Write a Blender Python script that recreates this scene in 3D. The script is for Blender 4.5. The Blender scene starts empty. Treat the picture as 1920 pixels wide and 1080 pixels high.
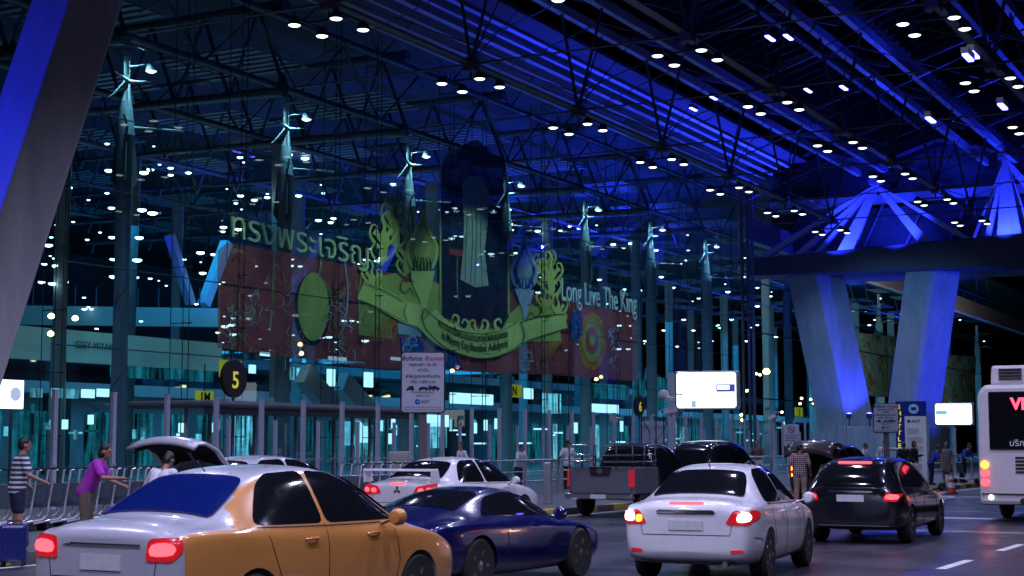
import bpy, bmesh, math, random
from mathutils import Vector, Matrix
from mathutils.bvhtree import BVHTree
random.seed(7)
SC = bpy.context.scene
COL = SC.collection
PI = math.pi
# ------------------------------------------------------------------ camera
FPX, CAMH = 2890.0, 1.75
YAW, PIT = math.radians(28.4), math.atan(292 / 2890.0)
cd = bpy.data.cameras.new('camera'); cam = bpy.data.objects.new('camera', cd); COL.objects.link(cam)
cd.sensor_width = 36; cd.lens = 36 * FPX / 1920; cd.clip_start = .1; cd.clip_end = 2000
cam.location = (0, 0, CAMH); cam.rotation_euler = (PI / 2 + PIT, 0, YAW)
SC.camera = cam
# ------------------------------------------------------------------ world and exposure (night: the sun is below the horizon)
W = bpy.data.worlds.new('World'); SC.world = W; W.use_nodes = True
wn = W.node_tree.nodes; sky = wn.new('ShaderNodeTexSky'); sky.sky_type = 'NISHITA'; sky.sun_disc = False
sky.sun_elevation = math.radians(-4); sky.sun_rotation = math.radians(120)
W.node_tree.links.new(sky.outputs[0], wn['Background'].inputs[0]); wn['Background'].inputs[1].default_value = .06
SC.view_settings.view_transform = 'Standard'; SC.view_settings.look = 'None'
SC.view_settings.exposure = 0; SC.view_settings.gamma = 1
SC.cycles.use_denoising = True
SC.cycles.max_bounces = 7; SC.cycles.transparent_max_bounces = 12; SC.cycles.diffuse_bounces = 3
SC.cycles.sample_clamp_indirect = 4; SC.cycles.caustics_reflective = False; SC.cycles.caustics_refractive = False

FW = Vector((-math.sin(YAW) * math.cos(PIT), math.cos(YAW) * math.cos(PIT), math.sin(PIT)))
RT = Vector((math.cos(YAW), math.sin(YAW), 0)); UP = RT.cross(FW)
def P(px, py, X=None, Y=None, Z=None, D=None):
    """a pixel of the 1920x1080 photograph -> the point where its ray meets a plane of the place"""
    d = FW + RT * ((px - 960) / FPX) + UP * ((540 - py) / FPX); c = Vector((0, 0, CAMH))
    if X is not None: t = X / d.x
    elif Y is not None: t = Y / d.y
    elif Z is not None: t = (Z - CAMH) / d.z
    else: t = D
    return c + d * t

# ------------------------------------------------------------------ materials
def mat(name, col, rough=.5, metal=0, noise=0, scale=4, bump=0, emit=None, es=0, coat=0, alpha=1, spec=.5, rnoise=0, stretch=None):
    m = bpy.data.materials.new(name); m.use_nodes = True; nt = m.node_tree; b = nt.nodes['Principled BSDF']
    b.inputs['Base Color'].default_value = (*col, 1); b.inputs['Roughness'].default_value = rough; b.inputs['Metallic'].default_value = metal
    b.inputs['Specular IOR Level'].default_value = spec
    if coat: b.inputs['Coat Weight'].default_value = coat; b.inputs['Coat Roughness'].default_value = .05
    if alpha < 1: b.inputs['Alpha'].default_value = alpha
    if emit: b.inputs['Emission Color'].default_value = (*emit, 1); b.inputs['Emission Strength'].default_value = es
    if noise or bump or rnoise:
        tc = nt.nodes.new('ShaderNodeTexCoord'); n = nt.nodes.new('ShaderNodeTexNoise')
        n.inputs['Scale'].default_value = scale; n.inputs['Detail'].default_value = 6; n.inputs['Roughness'].default_value = .65
        if stretch:
            mp = nt.nodes.new('ShaderNodeMapping'); mp.inputs['Scale'].default_value = stretch; nt.links.new(tc.outputs['Object'], mp.inputs[0]); nt.links.new(mp.outputs[0], n.inputs['Vector'])
        else: nt.links.new(tc.outputs['Object'], n.inputs['Vector'])
        if noise:
            r = nt.nodes.new('ShaderNodeValToRGB'); r.color_ramp.elements[0].position = .3; r.color_ramp.elements[1].position = .72
            r.color_ramp.elements[0].color = (*[c * (1 - noise) for c in col], 1); r.color_ramp.elements[1].color = (*[min(1, c * (1 + noise)) for c in col], 1)
            nt.links.new(n.outputs['Fac'], r.inputs['Fac']); nt.links.new(r.outputs[0], b.inputs['Base Color'])
        if rnoise:
            mr = nt.nodes.new('ShaderNodeMapRange'); mr.inputs['From Min'].default_value = .3; mr.inputs['From Max'].default_value = .7
            mr.inputs['To Min'].default_value = max(.02, rough - rnoise); mr.inputs['To Max'].default_value = min(1, rough + rnoise)
            nt.links.new(n.outputs['Fac'], mr.inputs['Value']); nt.links.new(mr.outputs[0], b.inputs['Roughness'])
        if bump:
            bp = nt.nodes.new('ShaderNodeBump'); bp.inputs['Strength'].default_value = bump; bp.inputs['Distance'].default_value = .02
            n2 = nt.nodes.new('ShaderNodeTexNoise'); n2.inputs['Scale'].default_value = scale * 14; n2.inputs['Detail'].default_value = 4
            nt.links.new(tc.outputs['Object'], n2.inputs['Vector'])
            nt.links.new(n2.outputs['Fac'], bp.inputs['Height']); nt.links.new(bp.outputs[0], b.inputs['Normal'])
    return m
def emat(name, col, s):
    m = bpy.data.materials.new(name); m.use_nodes = True; nt = m.node_tree; nt.nodes.remove(nt.nodes['Principled BSDF'])
    e = nt.nodes.new('ShaderNodeEmission'); e.inputs[0].default_value = (*col, 1); e.inputs[1].default_value = s
    nt.links.new(e.outputs[0], nt.nodes['Material Output'].inputs[0]); return m
def glassmat(name, tint, refl=.12, rough=.02, milk=0):
    m = bpy.data.materials.new(name); m.use_nodes = True; nt = m.node_tree; nt.nodes.remove(nt.nodes['Principled BSDF'])
    t = nt.nodes.new('ShaderNodeBsdfTransparent'); t.inputs[0].default_value = (*tint, 1)
    g = nt.nodes.new('ShaderNodeBsdfGlossy'); g.inputs['Roughness'].default_value = rough; g.inputs[0].default_value = (.9, .95, 1, 1)
    f = nt.nodes.new('ShaderNodeLayerWeight'); f.inputs[0].default_value = .25
    mr = nt.nodes.new('ShaderNodeMapRange'); mr.inputs['To Min'].default_value = refl; mr.inputs['To Max'].default_value = min(1, refl + .2)
    nt.links.new(f.outputs['Fresnel'], mr.inputs['Value'])
    x = nt.nodes.new('ShaderNodeMixShader'); nt.links.new(mr.outputs[0], x.inputs[0]); nt.links.new(t.outputs[0], x.inputs[1]); nt.links.new(g.outputs[0], x.inputs[2])
    nt.links.new(x.outputs[0], nt.nodes['Material Output'].inputs[0]); return m

M = dict(
    concrete=mat('concrete', (.4, .41, .44), .7, noise=.2, scale=1.6, bump=.2, stretch=(1, 1, .16)),
    steel_grey=mat('steel_grey', (.13, .14, .17), .45, .2, noise=.15, scale=3),
    steel_white=mat('steel_white', (.42, .44, .5), .45, noise=.1, scale=2),
    steel_dark=mat('steel_dark', (.06, .07, .09), .5, .3),
    louver=mat('louver', (.07, .075, .09), .5, .3, noise=.3, scale=1.5),
    roofing=mat('roofing', (.05, .05, .06), .8, noise=.3, scale=1),
    membrane=mat('membrane', (.5, .52, .56), .7, noise=.15, scale=.6),
    chrome=mat('chrome', (.75, .76, .8), .18, 1, noise=.1, scale=5),
    alu=mat('aluminium', (.55, .57, .62), .35, .7, noise=.15, scale=6, rnoise=.1),
    white=mat('white_paint', (.72, .72, .75), .4, noise=.05, scale=8),
    black=mat('black_paint', (.012, .012, .014), .45),
    rubber=mat('rubber', (.015, .015, .016), .8),
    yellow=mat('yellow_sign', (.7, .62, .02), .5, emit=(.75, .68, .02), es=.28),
    lamp=emat('lamp_glow', (.86, .95, 1), 4),
    dotw=emat('warm_dot_glow', (1, .55, .22), 16),
    dot=emat('downlight_glow', (.8, .95, 1), 6),
    blue_glow=emat('blue_lamp_glint_glow', (.1, .1, 1), 20),
    red_led=emat('red_led', (1, .04, .08), 5),
    screen=emat('lit_board', (.86, .95, 1), 2.2),
)

# ------------------------------------------------------------------ mesh helpers
class MB:
    def __init__(s): s.v = []; s.f = []; s.m = []
    def add(s, vs, fs, mi=0):
        n = len(s.v); s.v += [tuple(v) for v in vs]; s.f += [tuple(i + n for i in f) for f in fs]; s.m += [mi] * len(fs); return s
    def box(s, c, d, R=None, mi=0):
        x, y, z = d[0] / 2, d[1] / 2, d[2] / 2
        vs = [Vector((a, b, e)) for a in (-x, x) for b in (-y, y) for e in (-z, z)]
        if R: vs = [R @ v for v in vs]
        c = Vector(c)
        return s.add([v + c for v in vs], [(0, 1, 3, 2), (4, 6, 7, 5), (0, 4, 5, 1), (2, 3, 7, 6), (0, 2, 6, 4), (1, 5, 7, 3)], mi)
    def span(s, lo, hi, mi=0):
        return s.box([(a + b) / 2 for a, b in zip(lo, hi)], [abs(b - a) for a, b in zip(lo, hi)], None, mi)
    def frame(s, p, q, ref=(0, 0, 1)):
        d = (Vector(q) - Vector(p)).normalized(); r = Vector(ref)
        if abs(d.dot(r)) > .97: r = Vector((0, 1, 0))
        a = d.cross(r).normalized(); b = a.cross(d); return a, b
    def bar(s, p, q, w, h=None, w2=None, h2=None, mi=0, ref=(0, 0, 1)):
        h = h or w; w2 = w2 or w; h2 = h2 or h; p = Vector(p); q = Vector(q); a, b = s.frame(p, q, ref)
        vs = [p + a * (sx * w / 2) + b * (sy * h / 2) for sx, sy in ((-1, -1), (1, -1), (1, 1), (-1, 1))] + \
             [q + a * (sx * w2 / 2) + b * (sy * h2 / 2) for sx, sy in ((-1, -1), (1, -1), (1, 1), (-1, 1))]
        return s.add(vs, [(3, 2, 1, 0), (4, 5, 6, 7), (0, 1, 5, 4), (1, 2, 6, 5), (2, 3, 7, 6), (3, 0, 4, 7)], mi)
    def tube(s, pts, r, n=10, cap=True, mi=0):
        pts = [Vector(p) for p in pts]; rs = r if isinstance(r, (list, tuple)) else [r] * len(pts)
        rings = []; a = None
        for i, p in enumerate(pts):
            d = (pts[min(i + 1, len(pts) - 1)] - pts[max(i - 1, 0)]).normalized()
            if a is None:
                a, b = s.frame(p, p + d)
            else:
                a = (a - d * a.dot(d)); a = a.normalized() if a.length > 1e-6 else s.frame(p, p + d)[0]; b = d.cross(a)
            rings.append([p + (a * math.cos(t) + b * math.sin(t)) * rs[i] for t in (2 * PI * k / n for k in range(n))])
        vs = [v for g in rings for v in g]; fs = []
        for i in range(len(pts) - 1):
            for k in range(n): fs.append((i * n + k, i * n + (k + 1) % n, (i + 1) * n + (k + 1) % n, (i + 1) * n + k))
        if cap: fs += [tuple(reversed(range(n))), tuple(range((len(pts) - 1) * n, len(pts) * n))]
        return s.add(vs, fs, mi)
    def lathe(s, prof, c=(0, 0, 0), n=20, ax='z', mi=0, R=None):
        c = Vector(c); vs = []; fs = []
        for r, z in prof:
            for k in range(n):
                t = 2 * PI * k / n; x, y = r * math.cos(t), r * math.sin(t)
                v = Vector((x, y, z)) if ax == 'z' else Vector((z, x, y)) if ax == 'x' else Vector((y, z, x))
                vs.append((R @ v if R else v) + c)
        for i in range(len(prof) - 1):
            for k in range(n): fs.append((i * n + k, i * n + (k + 1) % n, (i + 1) * n + (k + 1) % n, (i + 1) * n + k))
        fs += [tuple(reversed(range(n))), tuple(range((len(prof) - 1) * n, len(prof) * n))]
        return s.add(vs, fs, mi)
    def prism(s, poly, axis, lo, hi, mi=0):
        """extrude a 2-D outline along a world axis"""
        def to(p, t): return {'x': (t, p[0], p[1]), 'y': (p[0], t, p[1]), 'z': (p[0], p[1], t)}[axis]
        n = len(poly); vs = [to(p, lo) for p in poly] + [to(p, hi) for p in poly]
        return s.add(vs, [tuple(reversed(range(n))), tuple(range(n, 2 * n))] + [(i, (i + 1) % n, n + (i + 1) % n, n + i) for i in range(n)], mi)
    def plate(s, pts, nrm, t, mi=0):
        """a flat outline given as 3-D points, t thick along nrm"""
        nv = Vector(nrm) * t; n = len(pts); vs = [Vector(p) for p in pts] + [Vector(p) + nv for p in pts]
        return s.add(vs, [tuple(reversed(range(n))), tuple(range(n, 2 * n))] + [(i, (i + 1) % n, n + (i + 1) % n, n + i) for i in range(n)], mi)
    def build(s, name, mt, parent=None, smooth=False, bevel=0, fix=True):
        me = bpy.data.meshes.new(name); me.from_pydata(s.v, [], s.f)
        for m_ in (mt if isinstance(mt, (list, tuple)) else [mt]): me.materials.append(m_)
        me.polygons.foreach_set('material_index', s.m)
        if fix:
            bm = bmesh.new(); bm.from_mesh(me); bmesh.ops.recalc_face_normals(bm, faces=bm.faces); bm.to_mesh(me); bm.free()
        return link(name, me, parent, smooth, bevel)
def link(name, me, parent=None, smooth=False, bevel=0):
    if smooth:
        me.polygons.foreach_set('use_smooth', [True] * len(me.polygons))
        if smooth != 2: me.set_sharp_from_angle(angle=math.radians(38))
    o = bpy.data.objects.new(name, me); COL.objects.link(o)
    if parent: o.parent = parent
    if bevel:
        b = o.modifiers.new('bevel', 'BEVEL'); b.width = bevel; b.segments = 2; b.limit_method = 'ANGLE'
    return o
def tag(o, label=None, cat=None, group=None, kind=None):
    if label: o['label'] = label
    if cat: o['category'] = cat
    if group: o['group'] = group
    if kind: o['kind'] = kind
    return o
def empty(name, loc=(0, 0, 0), rz=0, label=None, cat=None, group=None):
    o = bpy.data.objects.new(name, None); COL.objects.link(o); o.location = loc; o.rotation_euler = (0, 0, rz); o.empty_display_size = .2
    return tag(o, label, cat, group)
def copy_tree(o, parent=None, kids=None):
    c = o.copy(); COL.objects.link(c); c.parent = parent
    for ch in [k for k in bpy.data.objects if k.parent == o] if kids is None else kids: copy_tree(ch, c)
    return c
_tc = {}
def text(body, name, mt, parent, origin, right, up, size, ext=.003, align='LEFT', fit=None, bend=None, bold=0, sx=1, shear=0):
    """lettering standing in the plane given by right/up, converted to a mesh"""
    c = bpy.data.curves.new('t', 'FONT'); c.body = body; c.size = size; c.extrude = ext; c.offset = bold; c.resolution_u = 3; c.shear = shear
    o = bpy.data.objects.new('t', c); COL.objects.link(o)
    dg = bpy.context.evaluated_depsgraph_get(); me = bpy.data.meshes.new_from_object(o.evaluated_get(dg)); bpy.data.objects.remove(o)
    xs = [v.co.x for v in me.vertices] or [0]; w0, w1 = min(xs), max(xs); k = sx
    if fit: k = fit / max(1e-6, w1 - w0)
    sh = {'LEFT': w0, 'CENTER': (w0 + w1) / 2, 'RIGHT': w1}[align]
    O, Rv, Uv = Vector(origin), Vector(right).normalized(), Vector(up).normalized(); N = Rv.cross(Uv)
    for v in me.vertices:
        x, y = (v.co.x - sh) * k, v.co.y
        if bend: v.co = bend(x, y) + N * v.co.z
        else: v.co = O + Rv * x + Uv * y + N * v.co.z
    me.materials.clear(); me.materials.append(mt); me.name = name
    return link(name, me, parent)
def lamp(name, kind, loc, power, col, **kw):
    l = bpy.data.lights.new(name, kind); l.energy = power; l.color = col
    for k, v in kw.items():
        if k not in ('aim',): setattr(l, k, v)
    o = bpy.data.objects.new(name, l); COL.objects.link(o); o.location = loc
    if 'aim' in kw: o.rotation_euler = (Vector(kw['aim']) - Vector(loc)).to_track_quat('-Z', 'Y').to_euler()
    return o

# ------------------------------------------------------------------ big lights (lamps seen in the hall, the blue floodlights of the pylons, added fill spots)
CY = (.02, .40, .80); BL = (.015, .03, 1.0)
PYY = 100.0
LP = 1.5
for (x, y, z, p, sz) in ((-50, 62, 12.5, 900, 12), (-52, 92, 12.5, 900, 12), (-72, 80, 12.5, 1100, 16), (-80, 115, 13, 1200, 16), (-52, 125, 12.5, 900, 14),
                         (-60, 170, 13, 1600, 20), (-95, 150, 13, 1200, 20), (-46, 140, 12.5, 1200, 12), (-46, 165, 12.5, 1500, 12), (-46, 200, 12.5, 1800, 16)):
    lamp('hall_ceiling_light', 'AREA', (x, y, z), p * LP, CY, shape='SQUARE', size=sz, aim=(x, y, 0))
for (x, y, p) in ((-46, 44, 120), (-46, 56, 120), (-46, 70, 140), (-48, 86, 170), (-50, 108, 200), (-62, 66, 130), (-64, 84, 150), (-66, 110, 200)):
    lamp('ground_floor_light', 'AREA', (x, y, 3.9), p * .5, (.32, .82, 1), shape='SQUARE', size=7, aim=(x, y, 0))
for (loc, aim, p, ang) in (((-30.5, PYY - 2.6, 14.7), (-27.5, PYY + 2.5, 17.0), 6500, 70), ((-24.5, PYY - 2.6, 14.8), (-26.5, PYY + 2.5, 17.0), 5000, 70), ((-18.5, PYY - 2.6, 14.9), (-18.5, PYY + 2.5, 17.5), 6000, 70), ((-27.5, PYY + 5.5, 14.7), (-27, PYY + 8, 20), 1500, 120), ((-17, PYY + 5.5, 14.7), (-17, PYY + 8, 20), 1500, 120), ((-44, 92, 11), (-46, 88, 18), 6000, 130), ((-44, 78, 11), (-46, 75, 18), 3000, 130), ((-48, 108, 11), (-48, 104, 18), 9000, 130), ((-44, 150, 11), (-46, 145, 18), 6000, 130), ((-60, 66, 11), (-60, 64, 18), 500, 140), ((-44, 185, 9), (-46, 180, 16), 9000, 130), ((-33, PYY - 2, 15.2), (-31, PYY - 4, 23), 1400, 130),
                           ((-27.3, PYY + 2.2, 3.3), (-29.6, PYY + 1.6, 7), 1500, 110), ((-12.0, PYY + 1.5, 1.6), (-23.5, PYY + 1.5, 8.5), 9000, 60), ((-15, PYY - 1, 15), (-14, PYY - 8, 22), 6000, 130),
                           ((-32.5, 23.0, 5), (-25.8, 26.5, 10), 6500, 80), ((-24, PYY - 8, 15.0), (-24, PYY - 22, 22), 1700, 120), ((-24, 78, 16.2), (-23, 76, 22), 350, 140), ((-15, 70, 16.2), (-15, 68, 22), 900, 140), ((-24, 50, 15.6), (-24, 50, 22), 260, 150), ((-15, 48, 15.6), (-15, 48, 22), 300, 150), ((-33, 60, 15.6), (-33, 60, 20), 200, 150)):
    lamp('blue_floodlight', 'SPOT', loc, p, BL, spot_size=math.radians(ang), spot_blend=.7, shadow_soft_size=.07, aim=aim)
for (y, p) in ((50, 90), (70, 420), (90, 1100)):
    lamp('eave_wash_light', 'AREA', (-32.6, y, 18.9), p, BL, shape='RECTANGLE', size=.3, size_y=19.9, aim=(-32.6, y, 30))
for y in (44, 54, 63, 72, 80):                                       # fill spots added at the truss nearest the glass to brighten the banner
    lamp('banner_fill_spot', 'SPOT', (-28.6, y, 14.7), 1050, (.95, .9, .72), spot_size=math.radians(62), spot_blend=.5, shadow_soft_size=.12, aim=(-36.1, y - 1 + (y - 62) * .05, 7.5))
for x, p in ((-28, 1700), (-19.4, 1500)):                             # blue fill spots added to brighten the legs of the far pylon
    lamp('pylon_fill_spot', 'SPOT', (x, 84.8, 14.6), p, (.14, .46, 1), spot_size=math.radians(50), spot_blend=.6, shadow_soft_size=.15, aim=(x + (1.5 if x < -25 else -5), 102, 6.5))
# ================================================================== ground
def struct(o): return tag(o, kind='structure')
def roadmat():
    m = mat('asphalt', (.03, .028, .04), .4, noise=.35, scale=.5, bump=.3, rnoise=.18); nt = m.node_tree; b = nt.nodes['Principled BSDF']
    src = b.inputs['Base Color'].links[0].from_socket; tc = nt.nodes['Texture Coordinate']
    mp = nt.nodes.new('ShaderNodeMapping'); mp.inputs['Scale'].default_value = (1.4, .05, 1); n1 = nt.nodes.new('ShaderNodeTexNoise'); n1.inputs['Scale'].default_value = 1; n1.inputs['Detail'].default_value = 5
    n2 = nt.nodes.new('ShaderNodeTexNoise'); n2.inputs['Scale'].default_value = .9; n2.inputs['Detail'].default_value = 8; n2.inputs['Distortion'].default_value = .6
    r1 = nt.nodes.new('ShaderNodeMapRange'); r1.inputs['From Min'].default_value = .35; r1.inputs['From Max'].default_value = .65; r1.inputs['To Min'].default_value = .55; r1.inputs['To Max'].default_value = 1.35
    r2 = nt.nodes.new('ShaderNodeMapRange'); r2.inputs['From Min'].default_value = .6; r2.inputs['From Max'].default_value = .72; r2.inputs['To Min'].default_value = 1; r2.inputs['To Max'].default_value = .45
    nt.links.new(tc.outputs['Object'], mp.inputs[0]); nt.links.new(mp.outputs[0], n1.inputs['Vector']); nt.links.new(tc.outputs['Object'], n2.inputs['Vector']); nt.links.new(n1.outputs[0], r1.inputs[0]); nt.links.new(n2.outputs[0], r2.inputs[0])
    mu = nt.nodes.new('ShaderNodeMath'); mu.operation = 'MULTIPLY'; nt.links.new(r1.outputs[0], mu.inputs[0]); nt.links.new(r2.outputs[0], mu.inputs[1])
    vm = nt.nodes.new('ShaderNodeVectorMath'); vm.operation = 'SCALE'; nt.links.new(src, vm.inputs[0]); nt.links.new(mu.outputs[0], vm.inputs['Scale']); nt.links.new(vm.outputs[0], b.inputs['Base Color']); return m
struct(MB().add([(-900, -300, -.02), (900, -300, -.02), (900, 1500, -.02), (-900, 1500, -.02)], [(0, 1, 2, 3)]).build('ground', mat('dark_ground', (.04, .04, .045), .8, noise=.3, scale=.05)))
struct(MB().add([(-17.2, -40, 0), (40, -40, 0), (40, 420, 0), (-17.2, 420, 0)], [(0, 1, 2, 3)]).build('road', roadmat()))
KERB = [(-17.2, -40), (-17.2, 54), (-13.4, 58.5), (-13.4, 180), (-13.4, 420)]
pv = MB(); n = len(KERB)
pv.add([(x - .3, y, .15) for x, y in KERB] + [(-36.1, y, .15) for x, y in KERB], [(i, i + 1, n + i + 1, n + i) for i in range(n - 1)])
def tiles():
    m = mat('paving', (.2, .2, .22), .5, noise=.2, scale=1.5, rnoise=.12); nt = m.node_tree; b = nt.nodes['Principled BSDF']
    tc = nt.nodes.new('ShaderNodeTexCoord'); br = nt.nodes.new('ShaderNodeTexBrick'); br.inputs['Scale'].default_value = 1.6; br.offset = 0
    br.inputs['Mortar Size'].default_value = .012; br.inputs['Color1'].default_value = (.11, .11, .125, 1); br.inputs['Color2'].default_value = (.09, .09, .105, 1); br.inputs['Mortar'].default_value = (.06, .06, .07, 1)
    nt.links.new(tc.outputs['Object'], br.inputs['Vector']); nt.links.new(br.outputs[0], b.inputs['Base Color']); return m
struct(pv.build('pavement', tiles()))
def kerbmat():
    m = mat('kerb_paint', (.5, .5, .5), .6); nt = m.node_tree; b = nt.nodes['Principled BSDF']
    tc = nt.nodes.new('ShaderNodeTexCoord'); sp = nt.nodes.new('ShaderNodeSeparateXYZ'); ma = nt.nodes.new('ShaderNodeMath'); ma.operation = 'PINGPONG'; ma.inputs[1].default_value = 1
    gt = nt.nodes.new('ShaderNodeMath'); gt.operation = 'GREATER_THAN'; gt.inputs[1].default_value = .5
    mx = nt.nodes.new('ShaderNodeMix'); mx.data_type = 'RGBA'; mx.inputs['A'].default_value = (.55, .42, .08, 1); mx.inputs['B'].default_value = (.1, .1, .1, 1)
    nt.links.new(tc.outputs['Object'], sp.inputs[0]); nt.links.new(sp.outputs['Y'], ma.inputs[0]); nt.links.new(ma.outputs[0], gt.inputs[0]); nt.links.new(gt.outputs[0], mx.inputs['Factor'])
    nt.links.new(mx.outputs['Result'], b.inputs['Base Color']); return m
kb = MB()
kb.add([(x, y, 0) for x, y in KERB] + [(x - .02, y, .154) for x, y in KERB] + [(x - .32, y, .154) for x, y in KERB],
       [(i, i + 1, n + i + 1, n + i) for i in range(n - 1)] + [(n + i, n + i + 1, 2 * n + i + 1, 2 * n + i) for i in range(n - 1)])
struct(kb.build('kerb', kerbmat()))
paint = mat('road_paint', (.68, .68, .7), .55, noise=.25, scale=5)
def mark(pts):
    o = MB().add([(x, y, .004) for x, y in pts], [tuple(range(len(pts)))]).build('road_marking', paint); struct(o)
def quad_px(*pp): mark([tuple(P(a, b, Z=.004))[:2] for a, b in pp])
for Y in (13.7, 17.9, 22.1, 26.3, 30.5, 34.7, 43, 47.2):          # lane dashes in line with the road
    x = -5.13
    mark([(x - .075, Y), (x + .075, Y), (x + .075, Y + 1.9), (x - .075, Y + 1.9)])
for Y in (50, 56, 62, 68): mark([(-11.6, Y), (-11.45, Y), (-11.45, Y + 2.6), (-11.6, Y + 2.6)])
mark([(-13.2, 31.6), (9, 31.6), (9, 31.75), (-13.2, 31.75)])       # long thin stop line and the hatching beyond it
for Y in (37.0, 41.0, 52):
    mark([(-13.0, Y), (-7.4, Y), (-7.4, Y + (.6 if Y != 41 else .14)), (-13.0, Y + (.6 if Y != 41 else .14))])
mark([(-13.05, 54), (-12.9, 54), (-12.9, 120), (-13.05, 120)])
mark([(-16.9, -20), (-16.75, -20), (-16.75, 52), (-16.9, 52)])

# ================================================================== canopy over the forecourt
TR = (-28.0, -19.4, -11.0, -2.6); TRN = {-28.0: 'glass wall', -19.4: 'middle of the forecourt', -11.0: 'parked black car row', -2.6: 'near traffic lane'}
NY = [12.3 + 9.07 * k for k in range(10)]     # 12.3 .. 93.9 ; 39.5 + 9.07k falls on the columns
Y0, Y1 = 8.0, 95.0
tlab = {-28.0: 'long roof truss with a grey bottom tube nearest the glass wall', -19.4: 'long roof truss over the parked cars, second from the glass wall',
        -11.0: 'long roof truss above the moving cars, third from the glass wall', -2.6: 'roof truss over the near traffic lane at upper right'}
for x in TR:
    t = empty('canopy_truss', (x, Y0, 15.75), 0, tlab[x], 'roof truss', 'roof trusses over the forecourt')
    dy = -Y0; dz = -15.75
    MB().tube([(0, Y0 + dy, 0), (0, Y1 + dy, 0)], .17, 14).build('bottom_chord', M['steel_grey'], t, True)
    for s in (-1, 1):
        b = MB(); b.bar((s * .95, Y0 + dy, 4.6), (s * .95, PYY + 4 + dy, 4.6), .3, .42); b.build('top_chord', M['steel_white'], t)
    for i, y in enumerate(NY):
        for s in (-1, 1):
            MB().tube([(0, y + dy, 0), (s * .95, y + dy + .4, 4.4)], .07, 8).build('strut', M['steel_grey'], t, True)
        for s in (-1, 1):
            if i < len(NY) - 1: MB().tube([(0, y + dy, .1), (s * .95, y + dy + 4.5, 4.4)], .035, 6).build('brace', M['steel_grey'], t, True)
        MB().box((0, y + dy, -.02), (.5, .5, .5)).build('node_block', M['steel_grey'], t, bevel=.05)
for i, y in enumerate(NY):                                          # slim cross rods between the trusses at every node
    w = empty('cross_brace', (-36, y, 16), 0, 'thin steel cross rods running between the roof trusses', 'cross brace', 'cross rods between the roof trusses')
    for a, b in ((-36, -28), (-28, -19.4), (-19.4, -11), (-11, -2.6), (-2.6, 8)):
        MB().tube([(a + 36, 0, -.25), (b + 36, 0, -.25)], .06, 8).build('rod', M['steel_grey'], w, True)
        MB().tube([(a + 36, 0, .5), (b + 36, 2.2, 4.1)], .035, 6).build('tie', M['steel_grey'], w, True)
        MB().tube([(b + 36, 0, .5), (a + 36, 2.2, 4.1)], .035, 6).build('tie', M['steel_grey'], w, True)
# roof with louvre bays
rf = empty('canopy_roof', (0, 0, 20.6), 0, 'dark louvred roof high above the road, lit blue near the pylon', 'roof')
MB().span((-42, 5, 3.9), (26, 150, 4.3)).build('roof_deck', M['roofing'], rf)
for a, b in ((-36, -28.6), (-27.4, -20), (-18.8, -11.6), (-10.4, -3.2), (-2, 7)):
    mid = (a + b) / 2; m = MB()
    y = 20.0
    while y < 108:
        for p, q, z0, z1 in ((a, mid, .75, 1.9), (mid, b, 1.9, .75)):
            m.add([(p, y, z0), (q, y, z1), (q, y + .42, z1 + .5), (p, y + .42, z0 + .5)], [(0, 1, 2, 3)])
        y += 1.15
    m.build('louvre_bay', M['louver'], rf, fix=False)
    for yy in range(24, 108, 9):
        MB().bar((a, yy, .62), (mid, yy, 1.78), .12, .22).bar((mid, yy, 1.78), (b, yy, .62), .12, .22).build('rafter', M['steel_grey'], rf)
    MB().bar((mid, 8, 1.72), (mid, PYY, 1.72), .3, .3).build('ridge_beam', M['steel_grey'], rf)

# floodlight clusters hung from the bottom tubes
def make_cluster():
    t = empty('floodlight_cluster'); 
    fr = MB()
    fr.tube([(0, 0, .55), (0, 0, .22)], .04, 8).bar((-.8, -.75, .2), (-.8, .75, .2), .06).bar((.8, -.75, .2), (.8, .75, .2), .06).bar((-.8, 0, .2), (.8, 0, .2), .07)
    fr.build('hanger', M['steel_dark'], t)
    for sx in (-.8, .8):
        for sy in (-.75, .75):
            l = MB().lathe([(.05, .3), (.1, .28), (.17, .17), (.22, .05), (.23, 0), (.2, 0), (.19, .03)], (sx, sy, -.05), 18).build('lamp_housing', M['steel_dark'], t, True)
            MB().lathe([(.19, 0), (.15, -.03), (.08, -.045), (.001, -.05)], (sx, sy, -.045), 18).build('lens', M['lamp'], l, True)
    return t
cl0 = make_cluster(); first = True; kids = [k for k in bpy.data.objects if k.parent == cl0]
ROWN = {-28.0: 'along the glass wall', -19.4: 'over the parked cars', -11.0: 'over the moving cars', -2.6: 'over the near lane'}
for x in TR:
    for y in NY:
        if y < 36: continue
        if x == -11 and (y < 47 or y > 80): continue
        if x == -2.6: continue
        c = cl0 if first else copy_tree(cl0)
        first = False
        c.location = (x, y, 15.0); tag(c, 'four round white lamps hanging under the roof truss ' + ROWN[x], 'lamp cluster', 'lamp clusters under the roof trusses ' + ROWN[x])
        lamp('cluster_light', 'SPOT', (x, y, 14.85), 1000, (.52, .62, 1), spot_size=math.radians(140), spot_blend=.7, shadow_soft_size=.25)
for x, y in ((-11, 30.4), (-11, 12.3), (-11, 3.2), (-11, -5.8), (-2.6, 3.2), (-2.6, -5.8), (-2.6, 12.3), (-2.6, 21.4), (-2.6, 30.4), (-28, 30.4), (-11, 21.4), (-19.4, 10), (5.8, 3.2), (5.8, -6)):
    lamp('cluster_light', 'SPOT', (x, y, 14.85), 2600, (.63, .63, 1), spot_size=math.radians(150), spot_blend=.6, shadow_soft_size=.25)

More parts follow.
